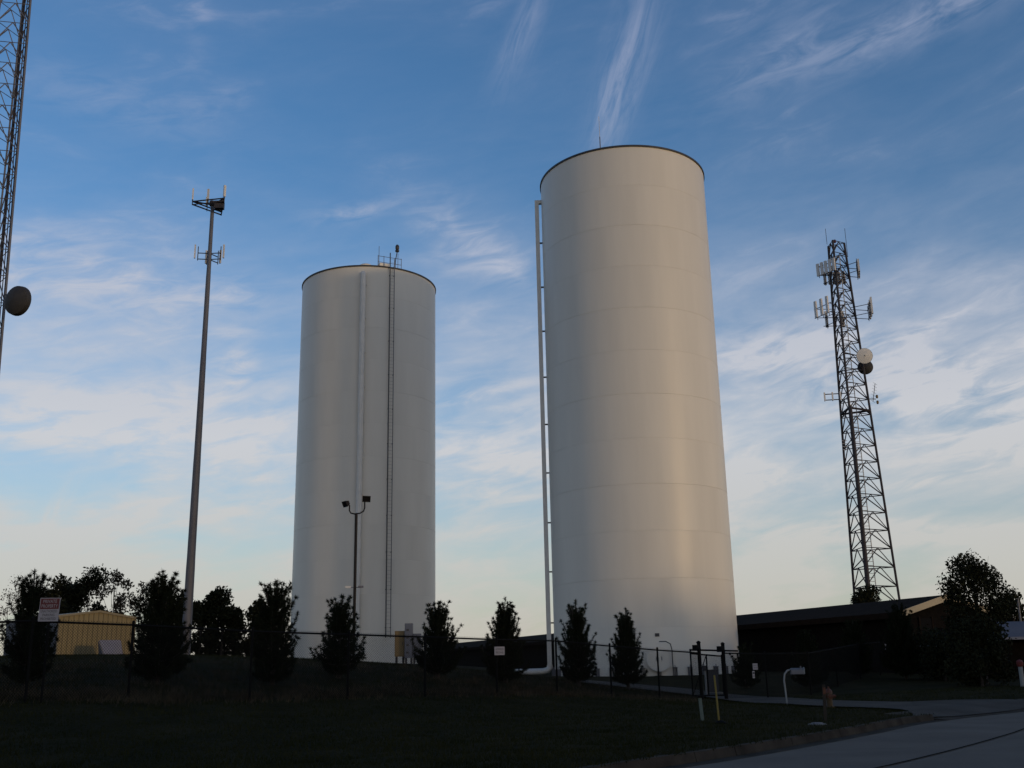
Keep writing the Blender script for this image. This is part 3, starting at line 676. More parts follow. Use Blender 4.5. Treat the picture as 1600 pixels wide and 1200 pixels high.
# tapered: the right-hand leg leans in by `lean` metres per metre
Htot = 74.0; W0 = 6.2; W1 = W0 + 2 * lean * Htot * .99
cx = pb.x - W0 / math.sqrt(3) * math.cos(R(-18)); lb = Vector((cx, LY + W0 / math.sqrt(3) * .31, 0)); lb.z = G(lb.x, lb.y)
W1 = W0 + lean * Htot * math.sqrt(3) / math.cos(R(-18))
print('LEFT tower', lean, W1, HL)
W1 = max(W1, 1.6)
lt, lleg, lhs = lattice('lattice_tower', 'tall steel lattice tower carrying one dark round dish, cut by the picture edge', lb, W0, W1, Htot, R(-18), 32, 'galv', .085, .05)
for dx in (-.75, -.5, -.28): strut('feeder_cable', lleg(0, 0) + Vector((dx, .3, 0)), lleg(0, Htot) + Vector((dx * .8, .2, 0)), .045, 'tower_steel', lt, 5)
strut('climbing_ladder', lleg(0, 0) + Vector((-1.0, .4, 0)), lleg(0, Htot) + Vector((-.7, .3, 0)), .11, 'tower_steel', lt, 5)
dc = at(31, 471, LY - .6); dish(lt, dc, (.36, .93, .05), 1.26, 'dish_dark', feed=False)
hd = dc.z - lb.z; strut('dish_mount', lleg(0, hd), dc + Vector((-.3, -.25, 0)), .07, 'tower_steel', lt); strut('dish_mount', lleg(0, hd + 1), dc + Vector((-.3, -.2, .4)), .045, 'tower_steel', lt)
b = MB(); b.box(dc + Vector((-.42, -.36, 0)), (.35, .3, .4)); b.build('radio_unit', 'tower_steel', lt)

# ------------------------------------------------------------------ flood light pole
lp = at(552, 1037, 60); lp.z = G(lp.x, lp.y); zt = zrow(lp.x, lp.y, 803)
fl = thing('flood_light_pole', 'dark pole with two flood lights on a curved bracket in front of the tank', 'light pole', lp)
strut('pole', lp, Vector((lp.x, lp.y, zt)), .085, 'pole_bronze', fl, 10)
b = MB(); T = Vector((lp.x, lp.y, zt)); b.tube([T + Vector(q) for q in ((-.40, 0, .52), (-.40, 0, .2), (-.32, 0, .06), (-.1, 0, 0), (.22, 0, .04), (.42, 0, .16), (.48, 0, .34), (.48, 0, .75))], .042, 8); b.build('bracket', 'pole_bronze', fl)
for p_, yaw, tilt in ((Vector((-.58, -.1, .60)), -.9, .45), (Vector((.56, -.05, .86)), .35, .25)):
    f_ = Vector((math.sin(yaw), -math.cos(yaw), -tilt)).normalized(); s_ = ZUP.cross(f_).normalized(); u_ = f_.cross(s_)
    c_ = T + p_; b = MB()
    h_ = [c_ + s_ * (i * .24) + u_ * (j * .18) + f_ * .12 for i, j in ((-1, -1), (1, -1), (1, 1), (-1, 1))]; k_ = [c_ + s_ * (i * .15) + u_ * (j * .11) - f_ * .14 for i, j in ((-1, -1), (1, -1), (1, 1), (-1, 1))]
    b.add(h_ + k_, [(0, 1, 2, 3), (7, 6, 5, 4), (0, 4, 5, 1), (1, 5, 6, 2), (2, 6, 7, 3), (3, 7, 4, 0)]); o = b.build('flood_light', 'pole_bronze', fl)
    b = MB(); b.box(c_ + f_ * .125, (.42, .30, .012), (s_, u_, f_)); b.build('lens', 'glass_dark', o)
zc = zrow(lp.x, lp.y, 918); C_ = Vector((lp.x, lp.y, zc))
for sg in (-1, 1):
    strut('camera_arm', C_, C_ + Vector((sg * .3, -.1, 0)), .025, 'galv', fl)
    b = MB(); b.box(C_ + Vector((sg * .36, -.15, .02)), (.3, .12, .11)); b.build('security_camera', 'antenna' if sg < 0 else 'galv', fl)

# ------------------------------------------------------------------ equipment cabinets by the tank
def cabinet(px0, px1, py0, py1, pyb, Y, depth, m, label, face=None, fins=0):
    a0, a1 = at(px0, py1, Y), at(px1, py1, Y); zt = at(px0, py0, Y).z; zl = a0.z; cx_ = (a0.x + a1.x) / 2; w_ = a1.x - a0.x; zg = min(G(cx_, Y), zl - .25)
    t = thing('equipment_cabinet', label, 'cabinet', (cx_, Y, zg), 'equipment cabinets beside the tank')
    b = MB(); b.box((cx_, Y + depth / 2, (zt + zl) / 2), (w_, depth, zt - zl)); body = b.build('body', m, t)
    b = MB(); b.box((cx_, Y - .01, (zt + zl) / 2), (w_ * .86, .03, (zt - zl) * .9)); b.build('door', m, t)
    b = MB(); b.box((cx_ + w_ * .3, Y - .04, (zt + zl) / 2), (.04, .04, .2)); b.build('handle', 'dark_trim', t)
    for k in range(fins): b = MB(); b.box((cx_ - w_ * .1, Y - .04, zl + (zt - zl) * (k + .7) / (fins + .6)), (w_ * .34, .05, .12)); b.build('vent', 'dark_trim', t)
    for sx in (-.36, .36):
        for dy in (.1, depth - .1): strut('leg', (cx_ + w_ * sx, Y + dy, zg - .1), (cx_ + w_ * sx, Y + dy, zl), .05, 'dark_trim', t, 4)
    return t
cabinet(616.5, 631.5, 986, 1026, 1037, 70, .7, 'cab_tan', 'tan equipment cabinet on legs at the foot of the ladder tank')
cabinet(632, 644, 974, 1028, 1037, 69.6, .6, 'cab_grey', 'tallest blue grey equipment cabinet with vents, beside the tan one', fins=4)
cabinet(645, 657, 990, 1028, 1037, 69.8, .6, 'cab_grey', 'lower blue grey equipment cabinet half hidden by a pine', fins=1)

# ------------------------------------------------------------------ yellow shed
s0, s1 = at(85, 1036, 88), at(207, 1034, 93.5)
s0.z = G(s0.x, s0.y); s1.z = G(s1.x, s1.y); gb = min(s0.z, s1.z) - .1
sh = thing('shed', 'yellow ribbed metal shed with a low gable', 'shed', (s0 + s1) / 2)
ud = Vector((s1.x - s0.x, s1.y - s0.y, 0)); SW = ud.length; ud /= SW; nd_ = Vector((ud.y, -ud.x, 0))     # nd_ towards the camera
ze0 = at(86, 957, 88).z; ze1 = at(207, 966, 93.5).z; ze = (ze0 + ze1) / 2 - .12; zp = at(147, 955.5, 90.7).z
base0 = Vector((s0.x, s0.y, 0))
def zr(t_): return ze + (zp - ze) * (1 - abs(t_ / SW - .5) * 2)
NP = 16
for k in range(NP):
    ta, tb_ = SW * k / NP, SW * (k + 1) / NP; g_ = .012; rb = min(.14, (tb_ - ta) * .3)
    ts = [ta + g_, ta + g_ + .05, ta + rb, ta + rb + .05, tb_ - g_]; of = [.05, .05, .05, 0, 0]; of = [.0, .06, .06, .0, .0]
    b = MB(); vs = [base0 + ud * t_ + nd_ * o_ + ZUP * gb for t_, o_ in zip(ts, of)] + [base0 + ud * t_ + nd_ * o_ + ZUP * (zr(t_) - .05) for t_, o_ in zip(ts, of)]
    b.add(vs, [(i, i + 1, 6 + i, 5 + i) for i in range(4)]); b.build('wall_panel', 'shed_yellow', sh, smooth=False)
DP = 9.0
b = MB(); q0 = base0; q1 = base0 - nd_ * DP; b.prism([q0 - nd_ * .03 + ud * .02 + ZUP * gb, q1 + ud * .02 + ZUP * gb, q1 + ud * .02 + ZUP * (ze - .05), q0 - nd_ * .03 + ud * .02 + ZUP * (ze - .05)], ud * .08); b.build('side_wall', 'shed_shade_grey', sh)
b = MB(); e_ = ud * (SW - .1); b.prism([q0 - nd_ * .03 + e_ + ZUP * gb, q1 + e_ + ZUP * gb, q1 + e_ + ZUP * (ze - .05), q0 - nd_ * .03 + e_ + ZUP * (ze - .05)], ud * .08); b.build('side_wall', 'shed_shade_grey', sh)
b = MB(); b.prism([base0 + ud * .05 - nd_ * DP + ZUP * gb, base0 + ud * (SW - .05) - nd_ * DP + ZUP * gb, base0 + ud * (SW - .05) - nd_ * DP + ZUP * (ze - .06), base0 + ud * SW / 2 - nd_ * DP + ZUP * (zp - .06), base0 + ud * .05 - nd_ * DP + ZUP * (ze - .06)], nd_ * .1); b.build('back_wall', 'shed_shade_grey', sh)
for sg in (0, 1):
    e0 = base0 + (ud * (SW + .12) if sg else ud * -.12) + ZUP * (ze - .03); pk = base0 + ud * SW / 2 + ZUP * (zp + .015)
    b = MB(); b.prism([e0 + nd_ * .12, pk + nd_ * .12, pk + nd_ * .12 + ZUP * .07, e0 + nd_ * .12 + ZUP * .07], -nd_ * (DP + .24)); rf = b.build('roof', 'shed_trim', sh)
    b = MB(); b.prism([e0 + nd_ * .125 - ZUP * .10, pk + nd_ * .125 - ZUP * .10, pk + nd_ * .125 + ZUP * .08, e0 + nd_ * .125 + ZUP * .08], nd_ * .04); b.build('rake_trim', 'shed_trim', rf)
for t_ in (.0, SW - .1): b = MB(); b.box(base0 + ud * (t_ + .05) + nd_ * .07 + ZUP * (gb + ze - .1) / 2, (.1, .04, ze - .1 - gb), (ud, nd_, ZUP)); b.build('corner_trim', 'shed_trim', sh)
# pale hatch hood leaning against the shed
hp = at(176, 1034, 86.5); hp.z = G(hp.x, hp.y)
hd_ = thing('sloping_hatch', 'pale grey sloping hatch panel in front of the yellow shed', 'hatch', hp)
hA, hB = at(166, 1035, 85.0), at(193, 1035, 86.2); hC, hD = at(188, 1001, 87.6), at(155, 1001, 86.6); zg = hp.z - .1
hA.z = hB.z = zg
b = MB(); n_ = (hB - hA).cross(hD - hA).normalized(); b.prism([hA, hB, hC, hD], n_ * .06); b.build('hatch_panel', 'panel_white', hd_)
hE, hF = hD + Vector((-.05, .7, 0)), hC + Vector((0, .7, 0)); hE.z = hF.z = zg
b = MB(); b.prism([hA - Vector((.03, 0, 0)), hD - Vector((.03, 0, .03)), hE - Vector((.03, 0, 0))], Vector((-.06, 0, 0))); b.build('side_panel', 'shed_shade_grey', hd_)
b = MB(); b.prism([hB, hC - ZUP * .03, hF], Vector((.06, 0, 0))); b.build('side_panel', 'shed_shade_grey', hd_)

# ------------------------------------------------------------------ long dark building
YB = 62.0; ev = at(1405, 956, YB)                              # near eave corner
axd = Vector((math.tan(-R(20.4)), 1, 0)).normalized(); crd = Vector((axd.y, -axd.x, 0))
# peak of the gable on the pixel (1480, 929)
def on_gable(px, py):
    d = ray(px, py); n_ = axd; o_ = Vector((0, 0, EYE)); t_ = (ev - o_).dot(n_) / d.dot(n_); return o_ + d * t_
pk = on_gable(1480, 929); hw = (pk - ev).dot(crd); zE, zP = ev.z, pk.z; BL = 104.0
bz = min(G(ev.x, ev.y), G(ev.x + crd.x * 2 * hw, ev.y + crd.y * 2 * hw), G(ev.x + axd.x * BL, ev.y + axd.y * BL)) - .4
print('BUILDING halfwidth', hw, 'eave', zE, 'ridge', zP, 'base', bz)
bd = thing('long_building', 'long low dark building with brown pitched roof and pale gable trim', 'building', (ev.x, ev.y, G(ev.x, ev.y)))
E0 = Vector((ev.x, ev.y, 0)); OV = .55
wA = E0 + crd * OV + axd * .35                                    # wall corner, inside the overhang
WW = 2 * hw - 2 * OV; WLn = BL - .7
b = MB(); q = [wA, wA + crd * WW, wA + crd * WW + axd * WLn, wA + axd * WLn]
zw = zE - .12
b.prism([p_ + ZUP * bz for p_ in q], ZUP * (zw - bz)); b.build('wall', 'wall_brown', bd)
slope = (zP - zE) / hw
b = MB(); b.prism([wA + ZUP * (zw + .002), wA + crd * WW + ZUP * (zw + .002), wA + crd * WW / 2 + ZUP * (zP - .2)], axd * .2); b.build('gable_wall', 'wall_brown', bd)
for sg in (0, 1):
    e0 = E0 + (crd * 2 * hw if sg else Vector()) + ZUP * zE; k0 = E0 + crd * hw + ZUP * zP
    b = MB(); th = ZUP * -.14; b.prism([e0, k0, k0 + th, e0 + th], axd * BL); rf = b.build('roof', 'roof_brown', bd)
    b = MB(); b.prism([e0 - axd * .05 + ZUP * .03, k0 - axd * .05 + ZUP * .03, k0 - axd * .05 - ZUP * .34, e0 - axd * .05 - ZUP * .34], axd * .046); b.build('rake_board', 'rake_cream', rf)
    b = MB(); f0 = e0 - ZUP * .15; so_ = (-crd if not sg else crd) * .03; b.prism([f0 + so_ - ZUP * .2, f0 + so_ + ZUP * .12, f0 + so_ + ZUP * .12 + axd * BL, f0 + so_ - ZUP * .2 + axd * BL], so_ * .9); b.build('fascia', 'roof_brown', rf)
# gable window
wc = on_gable(1454, 986); wc = wc + axd * (.35 - .03)
wn = MB(); wn.box(wc, (.9, .06, 1.5), (crd, axd, ZUP)); wo = wn.build('window', 'glass_dark', bd)
for dx in (-.47, .47): b = MB(); b.box(wc + crd * dx - axd * .02, (.09, .1, 1.66), (crd, axd, ZUP)); b.build('frame', 'roof_brown', wo)
b = MB(); b.box(wc - ZUP * .84 - axd * .05, (1.5, .18, .1), (crd, axd, ZUP)); b.build('sill', 'concrete', wo)
# small building with a pale porch roof at the street end
pr0 = at(1562, 999, 58); hx0 = pr0.x; hy = 58.0; hz1 = at(1585, 984, 58).z; hz0 = pr0.z; hg = G(hx0 + 4, hy)
hs_ = thing('small_building', 'small building with a pale porch roof beyond the leafy tree', 'building', (hx0 + 4, hy + 3, hg))
b = MB(); b.box((hx0 + 4.2, hy + 3.4, (hg - .3 + hz0) / 2), (7.6, 5, hz0 - hg + .3)); b.build('wall', 'wall_brown', hs_)
b = MB(); b.prism([(hx0 - .1, hy - .3, hz0), (hx0 - .1, hy - .3, hz0 + .10), (hx0 + .9, hy + 3.4, hz1 + .55), (hx0 + .9, hy + 6.4, hz0)], Vector((8.6, 0, 0))); b.build('roof', 'pale_roof', hs_)
b = MB(); b.box((hx0 + 4.2, hy - .33, hz0 + .04), (8.7, .05, .14)); b.build('fascia', 'panel_white', hs_)
for dx in (.3, 3.2, 6.2): strut('porch_post', (hx0 + dx, hy - .1, hg - .2), (hx0 + dx, hy - .1, hz0), .06, 'wall_brown', hs_, 4)
b = MB(); b.box((hx0 + 2.4, hy + .88, hg + .95), (.95, .06, 2.1)); dr = b.build('door', 'roof_brown', hs_)
b = MB(); b.box((hx0 + 2.75, hy + .83, hg + .95), (.04, .06, .12)); b.build('handle', 'galv', dr)
up0 = at(1596, 985, 70); up0.z = G(up0.x, up0.y); upt = at(1590, 935, 70)
po = thing('leaning_pole', 'thin grey leaning utility pole behind the pale porch roof', 'pole', up0); strut('shaft', up0, upt, .07, 'galv', po, 8)
strut('crossarm', upt + Vector((-.5, 0, -1.6)), upt + Vector((.3, 0, -1.9)), .03, 'galv', po, 4)

# ------------------------------------------------------------------ chain link fence and gate
FP = [(-330,20.6),(-140,22.4),(40,24.3),(200,26.2),(390,28.2),(543,30.5),(664,32.9),(777,35.0),(871,37.0),(956,38.9),(1031,40.7)]
FP2 = [(1135,42.9),(1200,44.9),(1268,47.4),(1311,52),(1348,57),(1380,60),(1410,63)]
def fpt(px, Y): x = at(px, 1090, Y).x; return Vector((x, Y, G(x, Y)))
fposts = [fpt(*p) for p in FP]; fposts2 = [fpt(*p) for p in FP2]
FH = 1.80
def chain(b, p, q, h0, h1, pitch=.0707, r=.0021):
    """two families of slanted wires filling the panel p-q between the heights h0 and h1"""
    L = (Vector((q.x, q.y, 0)) - Vector((p.x, p.y, 0))).length; H = h1 - h0; d = (q - p) / L
    fx = (d.x, d.y, d.z)
    nrm = Vector((-d.y, d.x, 0)).normalized()
    k = -H
    while k < L:
        for s in (1, -1):
            x0, x1 = (k, k + H) if s > 0 else (k + H, k); z0, z1 = 0., H
            if x0 < 0: z0 = -x0 * 1.0 if s > 0 else z0; x0 = max(x0, 0)
            if s > 0:
                a0 = max(k, 0); a1 = min(k + H, L)
                if a1 <= a0: continue
                A = p + d * a0 + ZUP * (h0 + a0 - k); B = p + d * a1 + ZUP * (h0 + a1 - k)
            else:
                a0 = max(k, 0); a1 = min(k + H, L)
                if a1 <= a0: continue
                A = p + d * a0 + ZUP * (h0 + k + H - a0); B = p + d * a1 + ZUP * (h0 + k + H - a1)
            t = (B - A).normalized(); u = t.cross(nrm).normalized(); o = nrm * (.003 * s)
            vs = [A + o + u * r * 1.6, A + o - u * r * 1.6, A + o + nrm * r * 2, B + o + u * r * 1.6, B + o - u * r * 1.6, B + o + nrm * r * 2]
            b.add(vs, [(0, 1, 4, 3), (1, 2, 5, 4), (2, 0, 3, 5)])
        k += pitch
def fence(label, posts, loc):
    t = thing('chain_link_fence', label, 'fence', loc)
    for i, p in enumerate(posts):
        strut('post', p - ZUP * .2, p + ZUP * (FH + .02), .034 if i else .045, 'fence_black', t, 8)
        b = MB(); b.lathe(p + ZUP * (FH + .015), [(.04, 0), (.042, .03), (.02, .06), (.003, .065)], 8); b.build('post_cap', 'fence_black', t)
        if i:
            q = posts[i - 1]; strut('top_rail', q + ZUP * (FH - .03), p + ZUP * (FH - .03), .024, 'fence_black', t, 8)
            b = MB(); chain(b, q, p, .04, FH + .03); b.build('chain_link', 'fence_black', t, 'stuff', smooth=False)
    return t
fence('black chain link fence running up the bank in front of the young pines', fposts, fposts[4])
fence('black chain link fence running back from the gate past the dark building', fposts2, fposts2[0])
gA, gB = fpt(1097, 41.7), fposts2[0]; gd = (gB - gA); gd.z = 0; gd.normalize(); gn = Vector((gd.y, -gd.x, 0))
ga = thing('sliding_gate', 'black sliding chain link gate hung between tall roller posts', 'gate', gA)
# filler panel from the last fence post to the gate
strut('infill_rail', fposts[-1] + ZUP * (FH - .03), gA + ZUP * (FH - .06), .024, 'fence_black', ga, 8)
b = MB(); chain(b, fposts[-1], gA, .04, FH + .02); b.build('chain_link', 'fence_black', ga, 'stuff', smooth=False)
for p in (gA, gB):
    strut('roller_post', p - ZUP * .2, p + ZUP * 2.12, .072, 'fence_black', ga, 10)
    b = MB(); b.lathe(p + ZUP * 2.11, [(.085, 0), (.085, .04), (.04, .08), (.004, .09)], 10); b.build('post_cap', 'fence_black', ga)
    b = MB(); b.box(p - gd * .2 + gn * .02 + ZUP * 1.93, (.25, .2, .22), (gd, gn, ZUP)); b.build('roller_box', 'fence_black', ga)
    b = MB(); b.lathe(p - gd * .2 + gn * .14 + ZUP * 1.86, [(.01, 0), (.07, 0), (.07, .05), (.01, .05)], 12, gn); b.build('roller_wheel', 'fence_black', ga)
f0, f1 = gA - gd * .36 - gn * .16, gB + gd * .1 - gn * .16; f0.z = gA.z; f1.z = gB.z
z_t, z_b = 1.72, .16
strut('gate_rail', f0 + ZUP * z_t, f1 + ZUP * (z_t - .06), .03, 'fence_black', ga, 8); strut('gate_rail', f0 + ZUP * z_b, f1 + ZUP * z_b, .03, 'fence_black', ga, 8)
strut('track_rail', f0 - gd * .02 + ZUP * 1.86, f1 + gd * 1.2 + ZUP * 1.86, .034, 'fence_black', ga, 8)
for t_ in (0, .5, 1): q = f0.lerp(f1, t_); strut('gate_upright', q + ZUP * z_b, q + ZUP * (1.86 if t_ == 0 else z_t), .03, 'fence_black', ga, 8)
strut('gate_brace', f0 + ZUP * z_b, f0.lerp(f1, .5) + ZUP * (z_t - .03), .018, 'fence_black', ga, 6)
b = MB(); chain(b, f0, f1, z_b, z_t - .03); b.build('chain_link', 'fence_black', ga, 'stuff', smooth=False)

# ------------------------------------------------------------------ signs
def board(name, label, c, w, h, right, nrm, m='sign_white', cat='sign', upv=ZUP, loc=None):
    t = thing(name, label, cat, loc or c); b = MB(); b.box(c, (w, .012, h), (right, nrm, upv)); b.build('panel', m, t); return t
def fdir(a, b_): d = Vector((b_.x - a.x, b_.y - a.y, 0)).normalized(); return d, Vector((d.y, -d.x, 0))
# red and white sign on its own post by the fence
d_, n_ = fdir(fposts[2], fposts[3]); n2 = Vector((.15, -1, 0)).normalized(); r2 = Vector((-n2.y, n2.x, 0)); upv = (ZUP + r2 * .035).normalized()
sc = at(77, 952.5, 24.4); sg_ = Vector((sc.x - .01, sc.y + .06, G(sc.x, sc.y)))
s_ = thing('parking_sign', 'red and white private property sign on a post above the fence', 'sign', sg_)
strut('post', sg_ - ZUP * .2, Vector((sg_.x, sg_.y, sc.z + .2)), .03, 'fence_black', s_, 8)
w_, h_ = .44, .53
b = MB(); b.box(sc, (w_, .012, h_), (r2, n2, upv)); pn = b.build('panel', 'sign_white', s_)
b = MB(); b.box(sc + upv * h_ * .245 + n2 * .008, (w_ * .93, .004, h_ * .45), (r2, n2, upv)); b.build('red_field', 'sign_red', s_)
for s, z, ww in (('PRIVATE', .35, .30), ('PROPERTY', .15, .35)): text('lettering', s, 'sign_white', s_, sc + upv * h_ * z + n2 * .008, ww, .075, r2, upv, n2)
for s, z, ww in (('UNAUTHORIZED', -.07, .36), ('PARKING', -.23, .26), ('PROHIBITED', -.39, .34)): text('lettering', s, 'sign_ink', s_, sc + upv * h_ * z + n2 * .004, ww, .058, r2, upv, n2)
def fence_sign(px, py, Y, wp, hp, lines, label, nrm, sgm='sign_white', ink='sign_ink'):
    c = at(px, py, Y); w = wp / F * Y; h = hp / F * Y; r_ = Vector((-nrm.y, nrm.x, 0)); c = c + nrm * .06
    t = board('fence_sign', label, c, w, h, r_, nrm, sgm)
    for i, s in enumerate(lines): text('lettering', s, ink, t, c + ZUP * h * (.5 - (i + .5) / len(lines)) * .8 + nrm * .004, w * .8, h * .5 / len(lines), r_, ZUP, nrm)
    return t
d_, n_ = fdir(fposts[7], fposts[8])
fence_sign(778.5, 1017, 35.0, 21, 12.3, ('AUTHORIZED', 'PERSONNEL'), 'white two line notice on the fence in front of a pine', n_)
d_, n_ = fdir(fposts2[0], fposts2[1])
def on_fence(px, i): a, b_ = FP2[i], FP2[i + 1]; return a[1] + (b_[1] - a[1]) * (px - a[0]) / (b_[0] - a[0])
fence_sign(1178, 1041.5, on_fence(1178, 0), 12.5, 9, ('NO', 'TRESPASSING'), 'wide white notice on the dark fence right beside the gate', n_)
fence_sign(1175.5, 1054, on_fence(1175.5, 0), 5.5, 10.5, ('I', 'ii'), 'narrow upright white tag under the wide notice beside the gate', n_)
d_, n_ = fdir(fposts2[4], fposts2[5]); n_ = Vector((n_.x, n_.y, 0))
fence_sign(1382, 1010.5, 60.1, 7.5, 8, ('NO', 'ENTRY'), 'small square white notice on the far fence before the long building', n_)

# ------------------------------------------------------------------ small things on the lawn
mb = ghit(1230, 1100); mY = mb.y
t = thing('mailbox', 'grey mailbox on a curved pale post beside the driveway', 'mailbox', mb)
k = mY / F; H_ = 50 * k
b = MB(); b.tube([mb - ZUP * .15, mb + Vector((-.02, 0, H_ * .35)), mb + Vector((-.04, 0, H_ * .68)), mb + Vector((0, 0, H_ * .86)), mb + Vector((.10, 0, H_ * .96)), mb + Vector((.25, 0, H_ * .985)), mb + Vector((.36, 0, H_ * .985))], .032, 10); b.build('post', 'marker_white', t)
c = mb + Vector((.46, 0, H_ * .85)); prof = [(-.09, 0), (.09, 0), (.09, .12)] + [(.09 * math.cos(a), .12 + .09 * math.sin(a)) for a in [math.pi * i / 8 for i in range(1, 8)]] + [(-.09, .12)]
b = MB(); b.prism([c + Vector((-.24, x, z)) for x, z in prof], Vector((.44, 0, 0))); b.build('box', 'mailbox_grey', t)
b = MB(); b.prism([c + Vector((.205, x * 1.12, z * 1.1 - .01)) for x, z in prof], Vector((.03, 0, .02))); b.build('door', 'marker_white', t)
b = MB(); b.box(c + Vector((.1, -.10, .2)), (.05, .012, .16)); b.build('flag', 'mailbox_grey', t)
y0 = ghit(1124, 1130); y1 = at(1116, 1055, y0.y)
t = thing('marker_pole', 'thin yellow marker pole leaning on the lawn before the gate', 'marker', y0); strut('shaft', y0 - ZUP * .1, y1, .024, 'marker_yellow', t, 8)
b = MB(); b.lathe(y0 + Vector((.03, 0, -.05)), [(.14, 0), (.15, .06), (.10, .10), (.03, .12)], 12); b.build('base', 'fence_black', t)
g0 = ghit(1098, 1126); g1 = at(1093.5, 1090, g0.y)
t = thing('utility_marker', 'short pale green utility marker post with a dark cap', 'marker', g0); b = MB(); b.box((g0 + g1) / 2 - ZUP * .03, (.085, .03, (g1 - g0).length + .1), (Vector((1, 0, 0)), Vector((0, 1, 0)), (g1 - g0).normalized())); b.build('post', 'marker_green', t)
b = MB(); b.box(g1 + ZUP * .02, (.13, .09, .05)); b.build('cap', 'fence_black', t)
k0 = at(1113, 1080, 47); k0.z = G(k0.x, k0.y)
t = thing('gate_operator', 'dark box of the gate motor behind the gate', 'gate motor', k0); b = MB(); b.box(k0 + ZUP * .48, (.52, .42, .92)); b.build('housing', 'cab_dark', t); b = MB(); b.box(k0 + ZUP * .97, (.58, .48, .06)); b.build('lid', 'cab_dark', t); b = MB(); b.box(k0 - ZUP * .02, (.8, .7, .16)); b.build('pad', 'concrete', t)
k0 = at(1104, 1084, 44.5); k0.z = G(k0.x, k0.y); zt = at(1102, 1042, 44.5).z
t = thing('keypad_post', 'slim pale keypad post just inside the gate', 'post', k0); strut('post', k0 - ZUP * .1, Vector((k0.x, k0.y, zt)), .035, 'marker_white', t, 8); b = MB(); b.box((k0.x - .02, k0.y - .06, zt - .05), (.16, .12, .2)); b.build('keypad', 'cab_dark', t)
# hydrant
h0 = ghit(1297, 1105); k = h0.y / F; s = 30 * k / .74
t = thing('fire_hydrant', 'orange and yellow fire hydrant at the edge of the driveway', 'hydrant', h0)
def hz(v): return h0 + ZUP * (v * s)
b = MB(); b.lathe(hz(-.1), [(.16 * s, 0), (.16 * s, .13 * s), (.11 * s, .14 * s), (.105 * s, .55 * s), (.13 * s, .56 * s), (.13 * s, .6 * s)], 16); b.build('barrel', 'hydrant_yellow', t)
b = MB(); b.lathe(hz(.5), [(.135 * s, 0), (.12 * s, .07 * s), (.07 * s, .14 * s), (.035 * s, .16 * s), (.035 * s, .22 * s), (.01 * s, .225 * s)], 16); b.build('bonnet', 'hydrant_orange', t)
for d_ in (Vector((1, 0, 0)), Vector((-1, 0, 0)), Vector((0, -1, 0))):
    b = MB(); rr = .06 if d_.y == 0 else .085; b.lathe(hz(.38) + d_ * .09 * s, [(rr * s, 0), (rr * s, .08 * s), (rr * 1.15 * s, .08 * s), (rr * 1.15 * s, .13 * s), (.02 * s, .14 * s), (.02 * s, .17 * s), (.005, .175 * s)], 12, d_); b.build('outlet_cap', 'hydrant_orange', t)
b0 = ghit(1290, 1127); b1 = at(1287, 1073, b0.y)
t = thing('marker_post', 'dull brown marker post standing on the lawn near the hydrant', 'marker', b0); b = MB(); b.box((b0 + b1) / 2, (.075, .03, (b1 - b0).length + .1), (Vector((1, 0, 0)), Vector((0, 1, 0)), (b1 - b0).normalized())); b.build('post', 'kerb', t)
b = MB(); b.box(b1 + Vector((0, -.02, -.1)), (.076, .012, .16)); b.build('decal', 'hydrant_orange', t)
l0 = ghit(1277, 1133); t = thing('valve_cover', 'small pale concrete valve cover set in the lawn by the kerb', 'cover', l0)
b = MB(); b.lathe(l0 - ZUP * .06, [(.22, 0), (.22, .08), (.20, .095), (.0, .1)], 18); b.build('collar', 'concrete', t); b = MB(); b.lathe(l0 + ZUP * .035, [(.14, 0), (.13, .02), (.0, .022)], 18); b.build('lid', 'galv', t)
w0 = at(1598, 1071, 46); w0.z = G(w0.x, w0.y); w1 = at(1594, 1041, 46)
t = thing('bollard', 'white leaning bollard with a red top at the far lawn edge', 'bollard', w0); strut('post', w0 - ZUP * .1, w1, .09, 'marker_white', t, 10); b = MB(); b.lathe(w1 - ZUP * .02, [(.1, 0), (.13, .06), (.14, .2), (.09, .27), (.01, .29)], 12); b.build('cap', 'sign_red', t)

# ------------------------------------------------------------------ trees
def tri_mesh(name, V, m): 
    me = bpy.data.meshes.new(name); n = V.shape[1]; me.from_pydata(V.reshape(-1, 3).tolist(), [], np.arange(V.shape[0] * n).reshape(-1, n).tolist()); me.materials.append(MATS[m]); return me
def needles(base, axis, n, length, width, rng, spread=.75):
    """n needle blades around each of the points base, leaning along axis"""
    B = np.repeat(base, n, 0); A = np.repeat(axis, n, 0); r = rng.normal(0, 1, B.shape); d = A * (1.05 - spread) + r / np.linalg.norm(r, axis=1)[:, None] * spread
    d /= np.linalg.norm(d, axis=1)[:, None]; L = length * rng.uniform(.7, 1.2, (len(B), 1)); s = np.cross(d, rng.normal(0, 1, B.shape)); s /= np.linalg.norm(s, axis=1)[:, None]
    V = np.empty((len(B), 3, 3)); V[:, 0] = B - s * width; V[:, 1] = B + s * width; V[:, 2] = B + d * L; return V
